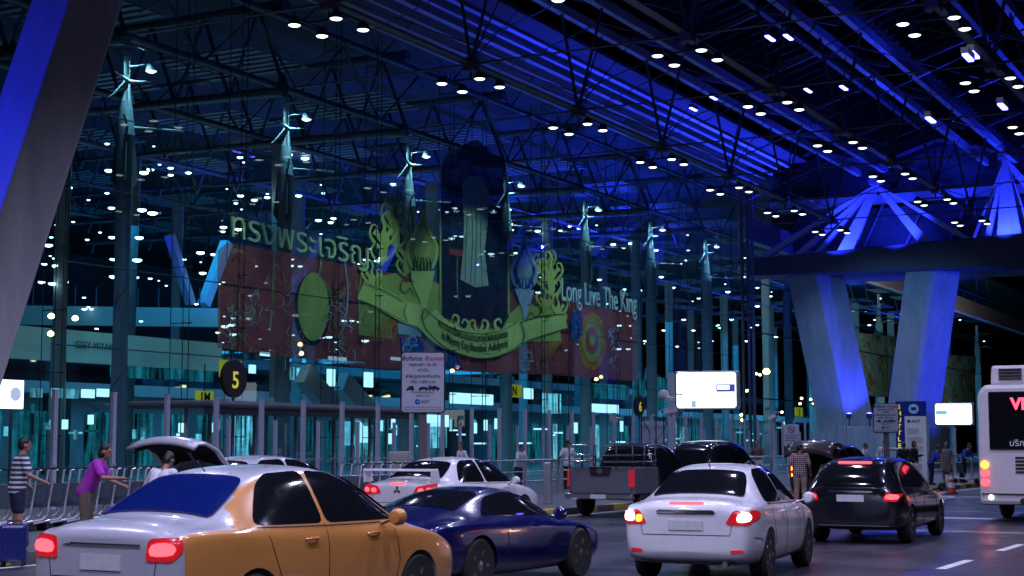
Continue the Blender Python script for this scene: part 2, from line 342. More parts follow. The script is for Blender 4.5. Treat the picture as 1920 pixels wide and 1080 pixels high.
# ================================================================== concrete pylons
def leg(name, parent, base, top, sec, m):
    b = Vector(base); t = Vector(top); n = len(sec); vs = []
    for c in (b, t): vs += [c + Vector((x, y, 0)) for x, y in sec]
    MB().add(vs, [tuple(reversed(range(n))), tuple(range(n, 2 * n))] + [(i, (i + 1) % n, n + (i + 1) % n, n + i) for i in range(n)]).build(name, m, parent, bevel=.06)
def line(p, q, Y, z):
    a, b = P(*p, Y=Y), P(*q, Y=Y); k = (z - a.z) / (b.z - a.z); return a + (b - a) * k
near = empty('concrete_pylon', (-28, 24, 0), 0, 'nearest huge slanted concrete pylon leg, cut off by the left edge', 'pylon', 'concrete pylons carrying the roof')
e0, e1 = line((130, 0), (0, 400), 26, 13.2), line((130, 0), (0, 400), 26, -.1)
off = Vector((28, -24, 0))
e0 = P(130, 0, Y=26); e1 = P(0, 400, Y=26 - .24 * 4); d = (e0 - e1) / (e0.z - e1.z)
bt = e0 + d * (-.1 - e0.z); tp = e0 + d * (14 - e0.z)
leg('leg', near, bt + off, tp + off, [(0, 0), (.9, .8), (.3, 1.3), (-1.2, 1.5), (-1.55, .2)], M['concrete'])
pyl = empty('concrete_pylon', (-25.5, PYY, 0), 0, 'far concrete pylon with two splayed legs, plinth, cross beam and steel pyramid', 'pylon', 'concrete pylons carrying the roof')
off = Vector((25.5, -PYY, 0))
def legpx(a, b, sec):
    p, q = P(*a, Y=PYY), P(*b, Y=PYY + 2.6)
    k = (q - p) / (q.z - p.z); leg('leg', pyl, p + k * (1.0 - p.z) + off, p + k * (13.05 - p.z) + off, sec, M['concrete'])
legpx((1530, 512), (1583, 770), [(0, 0), (1.45, 1.6), (.6, 2.6), (-1.4, 2.2), (-2.1, .15)])
legpx((1740, 505), (1704, 770), [(0, 0), (.42, .06), (1.75, 1.5), (1.2, 2.6), (-1.0, 2.3), (-1.5, .15)])
a, b = P(1440, 800, Y=PYY), P(1735, 800, Y=PYY)
MB().prism([(a.x + 1.5, 0), (b.x, 0), (b.x, 2.9), (P(1552, 790, Y=PYY).x, 2.9), (a.x + 1.5, 1.4)], 'y', PYY + 1.0, PYY + 7).build('plinth', M['concrete'], pyl, bevel=.08).location = off
def bx(px): return P(px, 490, Y=PYY).x
bm_ = MB().prism([(bx(1405), 13.1), (-2, 12.6), (-2, 15.4), (bx(1405), 14.3)], 'y', PYY - .6, PYY + 1.8)
bm_.build('cross_beam', mat('beam_concrete', (.09, .09, .11), .6, noise=.2, scale=1), pyl, bevel=.12).location = off
bm_ = MB().prism([(bx(1405), 13.4), (-2, 12.9), (-2, 15.0), (bx(1405), 14.1)], 'y', PYY + 7, PYY + 9)
bm_.build('cross_beam', M['concrete'], pyl, bevel=.1).location = off
def apex(ax, ay, feet):
    A = P(ax, ay, Y=PYY + 4)
    MB().box(A + Vector((0, 0, .3)) + off, (.9, .9, .6)).build('apex_block', M['steel_grey'], pyl, bevel=.08)
    for fx, w, yy in feet:
        f = Vector((P(fx, 470, Y=yy).x, yy, 14.4))
        MB().bar(f + off, A + off, w, .3, w * .35, .2, ref=(0, -1, .3)).build('raking_strut', mat('strut_paint', (.75, .75, .8), .5) if 'strut_paint' not in bpy.data.materials else bpy.data.materials['strut_paint'], pyl)
apex(1643, 348, [(1432, .45, PYY), (1497, .4, PYY), (1528, .3, PYY + 1), (1585, 1.05, PYY), (1742, .7, PYY), (1832, .3, PYY)])
apex(1885, 300, [(1850, .35, PYY), (1885, 1.0, PYY), (1910, .6, PYY), (1935, .5, PYY + 1), (2010, .8, PYY), (1812, .3, PYY + 8)])
for px in (1592, 1630):
    p = P(px, 772, Y=PYY + 1.5); q = empty('uplight', (p.x, p.y, 2.9), 0, 'small blue uplight standing on the concrete plinth', 'floodlight', 'uplights on the plinth')
    MB().lathe([(.05, 0), (.05, .5), (.2, .55), (.22, .85), (.2, .85)], (0, 0, 0), 12).build('housing', M['steel_dark'], q, True)
    MB().lathe([(.19, 0), (.001, .05)], (0, 0, .86), 12).build('lens', M['blue_glow'], q)
# transverse bulkhead behind the pylon (pale membrane panels and bands)
bk = empty('membrane_bulkhead', (-20, PYY + 9, 16), 0, 'pale membrane wall under the roof behind the far pylon, flooded blue', 'bulkhead')
MB().span((-17, 0, -.2), (30, .3, 2.6)).build('lower_band', M['roofing'], bk)
MB().span((-17, -.5, 2.9), (30, .2, 3.5)).build('middle_band', M['steel_white'], bk)
MB().span((-17, .1, 3.7), (30, .5, 8)).build('upper_band', M['roofing'], bk)
for x in range(-16, 30, 3):
    MB().bar((x, -.25, -.2), (x + 1.5, -.3, 2.9), .16).build('web_member', M['steel_grey'], bk)
# ================================================================== terminal building: glass wall, columns, cable trusses, eave
GX = -35.7
tb = empty('terminal_building', (GX, 98, 0), 0, 'airport terminal with a tall teal-lit glass wall and round columns behind', 'terminal building')
def TB(p): return Vector(p) - Vector((GX, 98, 0))
wallglass = glassmat('facade_glass', (.6, .9, .97), .05, .012)
MB().add([TB((GX, 20, .15)), TB((GX, 98, .15)), TB((GX, 98, 19.4)), TB((GX, 20, 19.4))], [(0, 1, 2, 3)]).build('glass_wall', wallglass, tb)
MB().add([TB((GX, 98.5, .15)), TB((GX, 330, .15)), TB((GX, 330, 15.5)), TB((GX, 98.5, 15.5))], [(0, 1, 2, 3)]).build('glass_wall', wallglass, tb)
colm = mat('column_paint', (.3, .36, .4), .5, noise=.15, scale=1)
CX = -36.9
colY = [40.0 + 9.2 * k for k in range(7)] + [112, 124, 138, 156, 180]
headm = mat('column_head_paint', (.6, .63, .66), .45); finm = mat('fin_paint', (.12, .15, .17), .5)
for i, y in enumerate(colY):
    c = MB().tube([(CX - GX, y - 98, .15), (CX - GX, y - 98, 12.4), (CX - GX, y - 98, 13.6)], [.36, .34, .2], 18).build('column', colm, tb, True)
    hd = MB()
    for k in range(4):                                               # fins narrowing to the head
        t = PI / 4 + k * PI / 2; dx, dy = math.cos(t), math.sin(t)
        hd.plate([(CX - GX + dx * .3, y - 98 + dy * .3, 10.6), (CX - GX + dx * .46, y - 98 + dy * .46, 10.8), (CX - GX + dx * .16, y - 98 + dy * .16, 14.0), (CX - GX + dx * .1, y - 98 + dy * .1, 14.0)], (-dy, dx, 0), .05)
    hd.build('column_fin', finm, c); hd = MB(); hd.tube([(CX - GX, y - 98, 13.5), (CX - GX, y - 98, 15.2)], [.2, .12], 10)
    for sy in (-1, 1):
        hd.tube([(CX - GX + .1, y - 98, 12.7), (GX - GX + .1, y - 98 + sy * 1.5, 12.7)], .05, 8)
        hd.tube([(CX - GX + .1, y - 98, 14.3), (CX - GX + .3, y - 98 + sy * .9, 14.45)], [.09, .02], 8)
        hd.tube([(CX - GX, y - 98, 14.25), (CX - GX - .2, y - 98 + sy * .65, 13.65)], [.12, .02], 8)
    hd.build('column_head', headm, c, True)
    if i < 7:
        q = empty('column_spotlight', (CX + .55, y + .62, 14.75), 0, 'bright white spotlight on top of a round facade column', 'spotlight', 'spotlights on the facade columns')
        MB().lathe([(.08, .3), (.16, .24), (.2, 0)], (0, 0, 0), 14).tube([(-.5, -.55, .1), (0, 0, .25)], .04, 6).build('housing', M['steel_white'], q, True)
        MB().lathe([(.19, 0), (.1, -.05), (.001, -.06)], (0, 0, -.005), 14).build('lens', M['lamp'], q, True)
        lamp('column_light', 'SPOT', (CX + .75, y - .25, 15.7), 700, (.42, .86, 1), shadow_soft_size=.1, spot_size=math.radians(75), spot_blend=.5, aim=(CX, y, 12.6))
y = 36.2
while y < 99:                                                        # vertical cable trusses in front of every third of a bay
    if min(abs(y - c) for c in colY) > 1.0:
        m = MB()
        for dx, dy in ((-.3, -.16), (-.3, .16), (-1.0, 0)): m.tube([(dx, y - 98 + dy, .15), (dx, y - 98 + dy, 19.3)], .022, 6)
        for z in range(2, 20, 2): m.tube([(-1.0, y - 98, z), (-.02, y - 98, z)], .022, 6).tube([(-.3, y - 98 - .2, z), (-.3, y - 98 + .2, z)], .03, 6)
        m.build('cable_truss', M['steel_dark'], tb)
    y += 3.066
for z in (4.9, 7.6, 10.2, 12.7, 15.3): MB().tube([(-.35, 36 - 98, z), (-.35, 0, z)], .025, 6).build('wind_cable', M['steel_dark'], tb)
for z in (4.9, 9.5, 13): MB().tube([(-.35, 1, z), (-.35, 200, z)], .05, 6).build('wind_cable', M['steel_dark'], tb)
# corner mast of the wall and the eave bundle of tubes above it
mm = M['steel_grey']
for dx, dy in ((0, 0), (.35, .2), (.7, .1)): MB().bar((dx + .2, dy + .3, .15), (dx + .2, dy + .3, 19.4), .16, .22).build('corner_mast', mm, tb)
for k, (dx, z, r) in enumerate(((.35, 19.2, .12), (.8, 19.5, .16), (1.3, 19.8, .12), (1.8, 20.1, .2), (2.4, 20.3, .12), (3.0, 20.5, .16))):
    MB().tube([(dx, 8 - 98, z), (dx, 2, z)], r * .7, 10).build('eave_tube', M['steel_white'], tb, True)
MB().span((-.3, -95, 20.7), (4.4, 2, 20.9)).build('soffit', M['roofing'], tb)
MB().span((-.3, 1, 15.6), (.3, 230, 17.2)).build('fascia', M['membrane'], tb)
for k in range(10):                                                  # roof trusses of the hall just behind the top of the glass
    y = 12.3 + 9.07 * k - 98
    m = MB()
    m.tube([(-.8, y, 15.7), (-46, y, 16.6)], .22, 10).tube([(-.8, y, 19.2), (-46, y, 19.6)], .22, 10)
    for j in range(16):
        x = -.8 - j * 2.8; m.tube([(x, y, 15.7), (x - 1.4, y, 19.2)], .09, 6).tube([(x - 1.4, y, 19.2), (x - 2.8, y, 15.8)], .09, 6)
    m.build('hall_truss', M['steel_grey'], tb)
for x, z in ((-1.2, 15.9), (-1.2, 18.8), (-9, 16.2), (-18, 16.4), (-27, 16.5), (-36, 16.6)):
    m = MB().tube([(x, -90, z), (x, 120, z)], .2, 8)
    for j in range(30): m.tube([(x, -90 + j * 6, z), (x + .1, -87 + j * 6, z + 2.6)], .06, 6).tube([(x + .1, -87 + j * 6, z + 2.6), (x, -84 + j * 6, z)], .06, 6)
    m.build('hall_truss', M['steel_grey'], tb)
duct = mat('duct_metal', (.2, .24, .26), .5, noise=.2, scale=.7)
for x in (-5, -13, -22, -31, -41):                                   # pale slatted ceiling panels between the trusses
    for k in range(22):
        y = -86 + k * 9.07; m = MB()
        for j in range(7): m.span((x - 2.6, y + j * .62, 17.6), (x + 2.6, y + j * .62 + .3, 17.66))
        m.build('ceiling_panel', duct, tb)
MB().span((-90, -90, 20.95), (-.4, 330, 21.3)).build('roof_slab', M['roofing'], tb)
inner = mat('hall_wall', (.3, .34, .36), .6, noise=.2, scale=.4)
pale = mat('balcony_fascia', (.46, .52, .54), .5, noise=.08, scale=.6)
MB().span((-90, -90, .12), (-.4, 330, .17)).build('hall_floor', mat('hall_floor', (.22, .25, .26), .25, noise=.1, scale=.4), tb)
MB().span((-78, -90, 0), (-77.5, 330, 21)).build('back_wall', mat('back_wall', (.12, .15, .17), .7, noise=.3, scale=.2), tb)
MB().span((-90, -92, 0), (-.4, -91, 21)).build('end_wall', inner, tb)
# balconies and mezzanine
MB().span((-60, -70, 7.6), (-40, 200, 8.3)).build('balcony', pale, tb)
MB().span((-46, -70, 8.3), (-45.9, 200, 9.4)).build('balustrade', glassmat('rail_glass', (.7, .9, .95), .12), tb)
MB().span((-60, -70, 4.3), (-22, 200, 4.9)).build('mezzanine', pale, tb)
MB().span((-22.1, -70, 4.9), (-22, 200, 5.9)).build('balustrade', glassmat('rail_glass', (.6, .85, .9), .12), tb)
A, B = TB(P(-20, 604, D=78)), TB(P(412, 604, D=80)); A.z = B.z = 8.25                         # pale bridge crossing at the left
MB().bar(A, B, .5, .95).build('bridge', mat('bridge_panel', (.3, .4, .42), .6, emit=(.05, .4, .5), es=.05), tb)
for s in range(12):
    q = A + (B - A) * (s / 11); MB().bar(q + Vector((0, 0, .4)), q + Vector((0, 0, 1.5)), .05).build('bridge_post', M['steel_dark'], tb)
# raking blue-lit pylon legs standing inside the hall
blp = mat('leg_paint', (.4, .42, .48), .5)
for (a, b, X, w) in (((425, 455), (382, 572), -52, .5), ((318, 440), (358, 570), -58, .4), ((592, 455), (538, 560), -52, .5), ((752, 430), (695, 540), -50, .5), ((900, 480), (870, 520), -50, .7), ((1165, 400), (1110, 470), -48, .8), ((1250, 430), (1228, 490), -48, .8)):
    p, q = TB(P(*a, X=X)), TB(P(*b, X=X)); MB().bar(p, q, w, .5, ref=(1, 0, 0)).build('raking_leg', blp, tb)
    c = P((a[0] + b[0]) / 2 + 18, (a[1] + b[1]) / 2 + 25, X=X + 2.4); lamp('hall_blue_light', 'SPOT', c, 130, BL, spot_size=math.radians(110), spot_blend=.6, shadow_soft_size=.04, aim=(p + q) / 2 + Vector((GX, 98, 0)))
# ground-floor shop units with lit windows
teal_in = mat('shop_wall', (.25, .36, .4), .6, noise=.2, scale=.6)
def winmat(name, col, s, sc):
    m = emat(name, col, s); nt = m.node_tree; e = nt.nodes['Emission']; tc = nt.nodes.new('ShaderNodeTexCoord'); v = nt.nodes.new('ShaderNodeTexVoronoi'); v.distance = 'CHEBYCHEV'; v.inputs['Scale'].default_value = sc; n = nt.nodes.new('ShaderNodeTexNoise'); n.inputs['Scale'].default_value = sc * .7
    mr = nt.nodes.new('ShaderNodeMath'); mr.operation = 'MULTIPLY'; mp = nt.nodes.new('ShaderNodeMapRange'); mp.inputs['From Min'].default_value = .35; mp.inputs['From Max'].default_value = .75; mp.inputs['To Min'].default_value = .03 * s; mp.inputs['To Max'].default_value = s * 1.7
    mp_ = nt.nodes.new('ShaderNodeMapping'); mp_.inputs['Scale'].default_value = (1, .8, 3.2); nt.links.new(tc.outputs['Object'], mp_.inputs[0]); nt.links.new(mp_.outputs[0], v.inputs['Vector']); nt.links.new(tc.outputs['Object'], n.inputs['Vector']); nt.links.new(n.outputs[0], mp.inputs['Value']); sp = nt.nodes.new('ShaderNodeSeparateColor'); nt.links.new(v.outputs['Color'], sp.inputs[0])
    mq = nt.nodes.new('ShaderNodeMapping'); mq.inputs['Scale'].default_value = (1, 2.6, .3); nt.links.new(tc.outputs['Object'], mq.inputs[0]); nt.links.new(mq.outputs[0], n.inputs['Vector']); n.inputs['Detail'].default_value = 5
    ms = nt.nodes.new('ShaderNodeMapRange'); ms.inputs['To Min'].default_value = .7; ms.inputs['To Max'].default_value = 1.1
    nt.links.new(sp.outputs[0], ms.inputs['Value']); nt.links.new(ms.outputs[0], mr.inputs[0]); nt.links.new(mp.outputs[0], mr.inputs[1]); nt.links.new(mr.outputs[0], e.inputs[1]); return m
win_a = winmat('lit_window_cool', (.25, .8, 1), .85, 2.2); win_b = emat('lit_window_white', (.6, .9, 1), 1.4); win_c = winmat('lit_window_dim', (.03, .38, .52), .36, 1.6)
def litpx(x0, y0, x1, y1, X, m, name='lit_window', t=.12):
    p, q = P(x0, y1, X=X), P(x1, y0, X=X); z0, z1 = min(p.z, q.z), max(p.z, q.z)
    zc = (P(x0, y0, X=X).z + P(x1, y0, X=X).z) / 2, (P(x0, y1, X=X).z + P(x1, y1, X=X).z) / 2
    return MB().span(TB((X - t, p.y, zc[1])), TB((X, q.y, zc[0]))).build(name, m, tb)
for a in ((205, 657, 243, 668), (250, 651, 262, 660), (352, 660, 386, 664), (490, 661, 522, 668), (618, 669, 650, 676), (735, 670, 760, 676), (104, 660, 122, 664)):
    litpx(a[0], a[1], a[0] + (a[2] - a[0]), a[3], -56, win_b)
for a in ((185, 729, 205, 744, 1), (100, 728, 118, 746, 0), (128, 729, 150, 747, 0), (156, 730, 178, 746, 1), (60, 728, 80, 745, 0), (210, 690, 400, 712, 2), (545, 688, 552, 712, 0), (560, 690, 576, 708, 0), (616, 692, 629, 724, 1), (684, 698, 700, 726, 1), (470, 684, 480, 700, 1),
          (845, 738, 925, 758, 1), (800, 792, 838, 840, 0), (802, 778, 842, 800, 1), (935, 705, 965, 716, 2), (1100, 720, 1180, 748, 2), (1108, 758, 1160, 774, 1), (1020, 738, 1052, 775, 0), (1225, 708, 1262, 770, 2), (1190, 712, 1210, 745, 2), (985, 728, 1000, 748, 1), (640, 790, 662, 835, 0), (672, 790, 690, 830, 1)):
    litpx(a[0], a[1], a[2], a[3], -43, (win_a, win_b, win_c)[a[4]])
rnd = random.Random(3)
for k in range(46):                                                  # many small lit displays and strip lights on the ground floor
    x = rnd.uniform(640, 1560); yb = 832 - 40 * rnd.random() + 6; w = rnd.choice((4, 5, 14, 26)); hh = 20 if w < 6 else 3
    litpx(x, yb - hh, x + w, yb, rnd.choice((-42, -48, -55)), rnd.choice((win_a, win_b, win_b)), 'lit_display')
for k in range(20):
    x = rnd.uniform(10, 420); yb = rnd.uniform(770, 836); w = rnd.choice((4, 8, 22)); hh = 18 if w < 9 else 4
    litpx(x, yb - hh, x + w, yb, rnd.choice((-40, -44)), rnd.choice((win_a, win_b, win_c)), 'lit_display')
for y0, y1 in ((43, 58), (60, 76), (79, 96), (104, 130), (136, 170)):
    MB().span(TB((-62, y0, .17)), TB((-58.6, y1, 4.3))).build('shop_unit', teal_in, tb)
    for yy in range(int(y0) + 1, int(y1), 3): MB().span(TB((-58.58, yy, .5)), TB((-58.5, yy + 2.2, 3.4))).build('lit_window', rnd.choice((win_c, win_a, win_c)), tb)
# pale fascia with shop lettering at the left
A, B = P(8, 706, X=-44), P(415, 716, X=-44)
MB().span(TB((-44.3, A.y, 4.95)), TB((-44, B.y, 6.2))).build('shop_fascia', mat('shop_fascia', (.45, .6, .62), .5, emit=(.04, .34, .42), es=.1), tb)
dk = mat('dark_lettering', (.02, .05, .06), .6)
q = P(140, 713, X=-43.95); text('ISSEY MIYAKE', 'shop_lettering', dk, tb, TB((-43.95, q.y, 5.5)), (0, 1, 0), (0, 0, 1), .42, fit=2.3)
# escalators as slanting pale boxes
for (a, b, X) in (((568, 700), (628, 772), -42), ((1215, 700), (1275, 770), -46), ((640, 715), (700, 785), -42)):
    p, q = TB(P(*a, X=X)), TB(P(*b, X=X)); MB().bar(p, q, 1.0, .55, ref=(1, 0, 0)).build('escalator', pale, tb)
# inner columns
for x in (-8, -17, -26):
    for k in range(12):
        y = 44 + 9.2 * 1.5 * k - 98; MB().tube([(x, y, .15), (x, y, 16)], .38, 12).build('column', colm, tb, True)

# ------------------------------------------------------------------ hall downlights
DOTS = [(337,216),(337,233),(374,227),(450,296),(320,316),(320,329),(270,325),(282,319),(204,321),(209,391),(266,395),(286,401),(353,325),(128,353),(210,446),(261,447),(212,487),(257,489),(91,461),(83,496),(106,500),(78,530),(118,530),(98,533),(213,520),(255,521),(376,475),(400,478),(422,475),(451,368),(477,376),(501,371),(525,366),(542,291),(577,284),(572,298),(610,293),(418,435),(419,427),(380,513),(404,511),(560,368),(597,414),(625,410),(620,418),(626,411),(447,431),(553,461),(545,499),(563,500),(470,555),(437,597),(467,598),(422,613),(435,610),(437,628),(510,618),(555,592),(585,591),(603,634),(617,633),(645,602),(660,602),(673,604),(695,585),(685,640),(737,346),(756,351),(766,351),(797,346),(819,394),(838,398),(853,391),(873,397),(894,391),(908,391),(923,396),(936,387),(953,394),(957,393),(959,432),(1008,434),(1051,433),(1068,425),(1086,429),(847,448),(853,443),(866,444),(906,472),(893,480),(921,477),(967,475),(1150,459),(1181,457),(1195,461),(1170,465),(746,447),(795,449),(806,443),(815,444),(687,488),(717,485),(708,490),(855,556),(878,556),(950,537),(948,532),(1009,549),(1032,548),(1124,525),(1171,543),(1200,545),(1161,611),(1181,611),(1185,634),(1110,624),(1160,655),(1178,655),(1240,520),(1262,540),(1290,535),(1310,560),(1255,585),(1282,600),(1330,590),(1300,620),(1350,615),(1372,600),(1390,560),(1420,575),(1335,640),(1440,600),(1455,632),(1400,640),(1270,650),(1405,585),(1365,548),(1225,560),(1245,620),(1210,640),(1290,470),(1330,440),(1345,470),(1230,470),(1370,500),(1395,520),(1420,540),(1445,556),(1420,610),(1475,590),(1650,560),(1622,585),(1640,600),(1675,570),(1720,545),(1690,590),(1815,540),(1835,548),(1850,555),(1868,560),(1885,572),(1900,560),(1825,528),(1838,605),(1800,600),(1780,640),(1880,620),(1860,585),(1895,540),(1845,640),(1650,640),(1630,610)]
rnd = random.Random(11); proto = None
nbig = len(DOTS); rd = random.Random(21)
while len(DOTS) < nbig + 120:                                        # fainter, smaller ones in between
    x, y = rd.uniform(70, 1450), rd.uniform(230, 660)
    if y > 205 + x * .18 and not (825 < x < 955 and y < 600): DOTS.append((x, y))
for i, (x, y) in enumerate(DOTS):
    X = rnd.choice((-44, -50, -56, -62)); p = P(x, y, X=X)
    r = .15 * rnd.uniform(.75, 1.25) * (1 if i < nbig else .5)
    if proto is None:
        o = MB().lathe([(1.15, .35), (1.2, 0), (1.0, -.02), (.8, -.22), (.4, -.34), (.001, -.38)], (0, 0, 0), 12).build('downlight', [M['dot']], None, True); proto = o
    else: o = proto.copy(); COL.objects.link(o)
    o.location = p; o.scale = (r, r, r * 1.0); tag(o, 'small round white ceiling lamp shining inside the glass hall', 'ceiling lamp', 'ceiling lamps inside the hall')
    # each lamp hangs on its own drop rod
WARM = [(1437,697),(1425,703),(1418,701),(1381,742),(1381,731),(1400,733),(1405,731),(96,593),(141,597),(95,626),(565,663),(563,646),(1093,717),(1118,711),(1127,707),(858,688),(848,695),(571,592),(1503,747),(1485,760),(1500,757),(1520,749),(1525,756),(1466,773),(1390,778),(1392,788),(910,646)]  # warm lamps, plus glowing dots that stand for street reflections in the glass
proto = None
for i, (x, y) in enumerate(WARM):
    p = P(x, y, X=-41); r = .12 if i else .3
    if proto is None: o = MB().lathe([(.2, .9), (.5, .8), (.95, .3), (1, 0), (.8, -.5), (.001, -.8)], (0, 0, 0), 12).build('warm_dot', [M['dotw']], None, True); proto = o
    else: o = proto.copy(); COL.objects.link(o)
    o.location = p; o.scale = (r, r, r); tag(o, 'small warm orange glow behind the glass wall, for lamps and street reflections' if i else 'largest warm orange glow behind the glass, for street reflections, left of the concrete pylon', 'lamp', 'warm lamps and reflection dots inside the hall' if i else None)

# ------------------------------------------------------------------ big banner hung in the hall right behind the glass
BX = -36.1
def bp(px, py, dx=0): return P(px, py, X=BX + dx)
bn = empty('tribute_banner', bp(800, 700), 0, 'huge translucent red and gold tribute banner hanging behind the glass wall', 'banner')
BO = Vector(bn.location)
def bmat(name, cols, scale, alpha, em=.0, dist=1.5):
    m = bpy.data.materials.new(name); m.use_nodes = True; nt = m.node_tree; b = nt.nodes['Principled BSDF']; b.inputs['Roughness'].default_value = .8
    b.inputs['Alpha'].default_value = alpha; b.inputs['Specular IOR Level'].default_value = .2
    tc = nt.nodes.new('ShaderNodeTexCoord'); n = nt.nodes.new('ShaderNodeTexNoise'); n.inputs['Scale'].default_value = scale; n.inputs['Detail'].default_value = 8; n.inputs['Distortion'].default_value = dist
    r = nt.nodes.new('ShaderNodeValToRGB'); r.color_ramp.interpolation = 'LINEAR'
    r.color_ramp.elements[0].position = .34; r.color_ramp.elements[0].color = (*cols[0], 1); r.color_ramp.elements[1].position = .68; r.color_ramp.elements[1].color = (*cols[-1], 1)
    for i, c in enumerate(cols[1:-1]): e = r.color_ramp.elements.new(.34 + .34 * (i + 1) / (len(cols) - 1)); e.color = (*c, 1)
    nt.links.new(tc.outputs['Object'], n.inputs[0]); nt.links.new(n.outputs[0], r.inputs[0]); nt.links.new(r.outputs[0], b.inputs['Base Color'])
    return m
BM = dict(red=bmat('banner_red', [(.2, .04, .1), (.72, .16, .14), (.5, .1, .13), (.8, .38, .24)], 1.1, .46), red2=bmat('banner_red_plain', [(.45, .09, .13), (.75, .16, .17)], .7, .48),
          gold=bmat('banner_gold', [(.72, .78, .2), (.9, .88, .3)], .5, .84), gold2=bmat('banner_gold_deep', [(.5, .54, .13), (.68, .66, .2)], .6, .78), olive=bmat('banner_olive', [(.3, .33, .1), (.55, .55, .2)], 1.4, .66),
          blue=bmat('banner_blue', [(.02, .04, .25), (.05, .12, .5), (.3, .35, .5)], 2, .75), pale=bmat('banner_pale', [(.25, .4, .5), (.5, .6, .65)], 1.5, .75),
          dark=bmat('banner_dark', [(.01, .02, .06), (.02, .04, .1), (.05, .06, .1)], .8, .6), robe=bmat('banner_robe', [(.3, .4, .36), (.5, .58, .5), (.35, .42, .4)], 3, .8), silver=bmat('banner_silver', [(.35, .45, .6), (.6, .68, .8)], 2, .85),
          line=mat('banner_line', (.05, .06, .03), .8), ink=mat('banner_ink', (.06, .05, .02), .8), stripe=bmat('banner_stripe', [(.55, .12, .06), (.65, .4, .08)], 1, .75),
          letter=mat('banner_letter', (.75, .8, .42), .6), letterw=mat('banner_letter_pale', (.85, .9, .88), .6))
def bpoly(pts, m, lay, name, par=None):
    z = .02 * lay; pp = [bp(x, y, z) - BO for x, y in pts]
    return MB().plate(pp, (1, 0, 0), .012).build(name, BM[m], par or bn)
def bell(cx, cy, rx, ry, m, lay, name, n=36): return bpoly([(cx + rx * math.cos(2 * PI * k / n), cy + ry * math.sin(2 * PI * k / n)) for k in range(n)], m, lay, name)
def spl(pts, n=8):
    out = []; q = [pts[0]] + list(pts) + [pts[-1]]
    for i in range(1, len(q) - 2):
        for k in range(n):
            t = k / n; out.append(tuple(.5 * (2 * b + (c - a) * t + (2 * a - 5 * b + 4 * c - d) * t * t + (3 * b - a - 3 * c + d) * t ** 3) for a, b, c, d in zip(q[i - 1], q[i], q[i + 1], q[i + 2])))
    return out + [tuple(pts[-1])]
def bribbon(pts, ws, m, lay, name, par=None):
    """a tapering stroke along a curve given in photo pixels"""
    c = spl(pts); N = len(c); L = []; Rr = []
    for i, (x, y) in enumerate(c):
        dx, dy = c[min(i + 1, N - 1)][0] - c[max(i - 1, 0)][0], c[min(i + 1, N - 1)][1] - c[max(i - 1, 0)][1]; l = math.hypot(dx, dy) or 1
        t = i / (N - 1) * (len(ws) - 1); k = min(int(t), len(ws) - 2); w = ws[k] + (ws[k + 1] - ws[k]) * (t - k); w /= 2
        L.append((x - dy / l * w, y + dx / l * w)); Rr.append((x + dy / l * w, y - dx / l * w))
    z = .02 * lay; vs = [bp(x, y, z) - BO for x, y in L + Rr]
    return MB().add(vs, [(i, i + 1, N + i + 1, N + i) for i in range(N - 1)]).build(name, BM[m], par or bn)
# lower cloth panels
bpoly([(408, 470), (425, 455), (470, 462), (690, 500), (690, 690), (408, 652)], 'red', 0, 'cloth_panel')
bpoly([(690, 505), (1052, 560), (1052, 704), (690, 690)], 'red2', 0, 'cloth_panel')
bpoly([(1052, 560), (1195, 588), (1195, 715), (1052, 704)], 'red2', 0, 'cloth_panel')
bpoly([(672, 548), (735, 560), (735, 636), (672, 628)], 'olive', 2, 'cloth_panel'); bpoly([(746, 596), (790, 604), (790, 632), (746, 626)], 'pale', 2, 'cloth_panel')
bpoly([(750, 632), (792, 634), (800, 690), (757, 694)], 'blue', 2, 'cloth_panel'); bpoly([(1000, 640), (1062, 640), (1062, 700), (1006, 700)], 'red', 2, 'cloth_panel'); bpoly([(815, 650), (850, 655), (868, 690), (828, 692)], 'blue', 1, 'cloth_panel')
for k in range(5): bribbon([(700 + k * 9, 640), (712 + k * 8, 612), (742, 592 + k * 3)], [3, 4, 3], 'stripe', 3, 'stripe')
for k in range(5): bribbon([(1010 + k * 6, 668), (1020 + k * 6, 650), (1040 + k * 4, 640)], [2, 3, 2], 'stripe', 3, 'stripe')
for cx, cy in ((765, 655), (775, 640), (985, 685), (992, 670)):
    bribbon([(cx + 9, cy + 6), (cx - 6, cy + 8), (cx - 8, cy - 6), (cx + 2, cy - 9), (cx + 6, cy), (cx, cy + 2)], [4, 4, 3, 2], 'pale', 4, 'cloud_scroll')
bell(585, 580, 34, 68, 'dark', 1, 'medallion'); bell(587, 575, 29, 64, 'gold2', 2, 'medallion')
bell(500, 575, 55, 80, 'red2', 1, 'halo'); bribbon([(640, 455), (652, 540), (645, 610), (628, 640)], [2, 3, 2], 'silver', 3, 'outline')
for x, y0, y1 in ((512, 458, 620), (601, 474, 530), (676, 505, 560)): bribbon([(x + 2, y0), (x, (y0 + y1) / 2), (x - 6, y1)], [3, 4, 3], 'olive', 3, 'outline')
rr = random.Random(5)
for k in range(150):                                                 # fine gilded drawing on the red cloth
    x, y = rr.choice(((470, 560), (525, 540), (625, 560), (640, 620), (450, 600), (550, 640))); x += rr.uniform(-22, 22); y += rr.uniform(-35, 35)
    bribbon([(x, y), (x + rr.uniform(-8, 8), y + rr.uniform(4, 10)), (x + rr.uniform(-8, 8), y + rr.uniform(10, 20)), (x + rr.uniform(-12, 12), y + rr.uniform(16, 26))], [.6, 1.8, .6], rr.choice(('olive', 'stripe', 'silver')), 3, 'gilded_line')
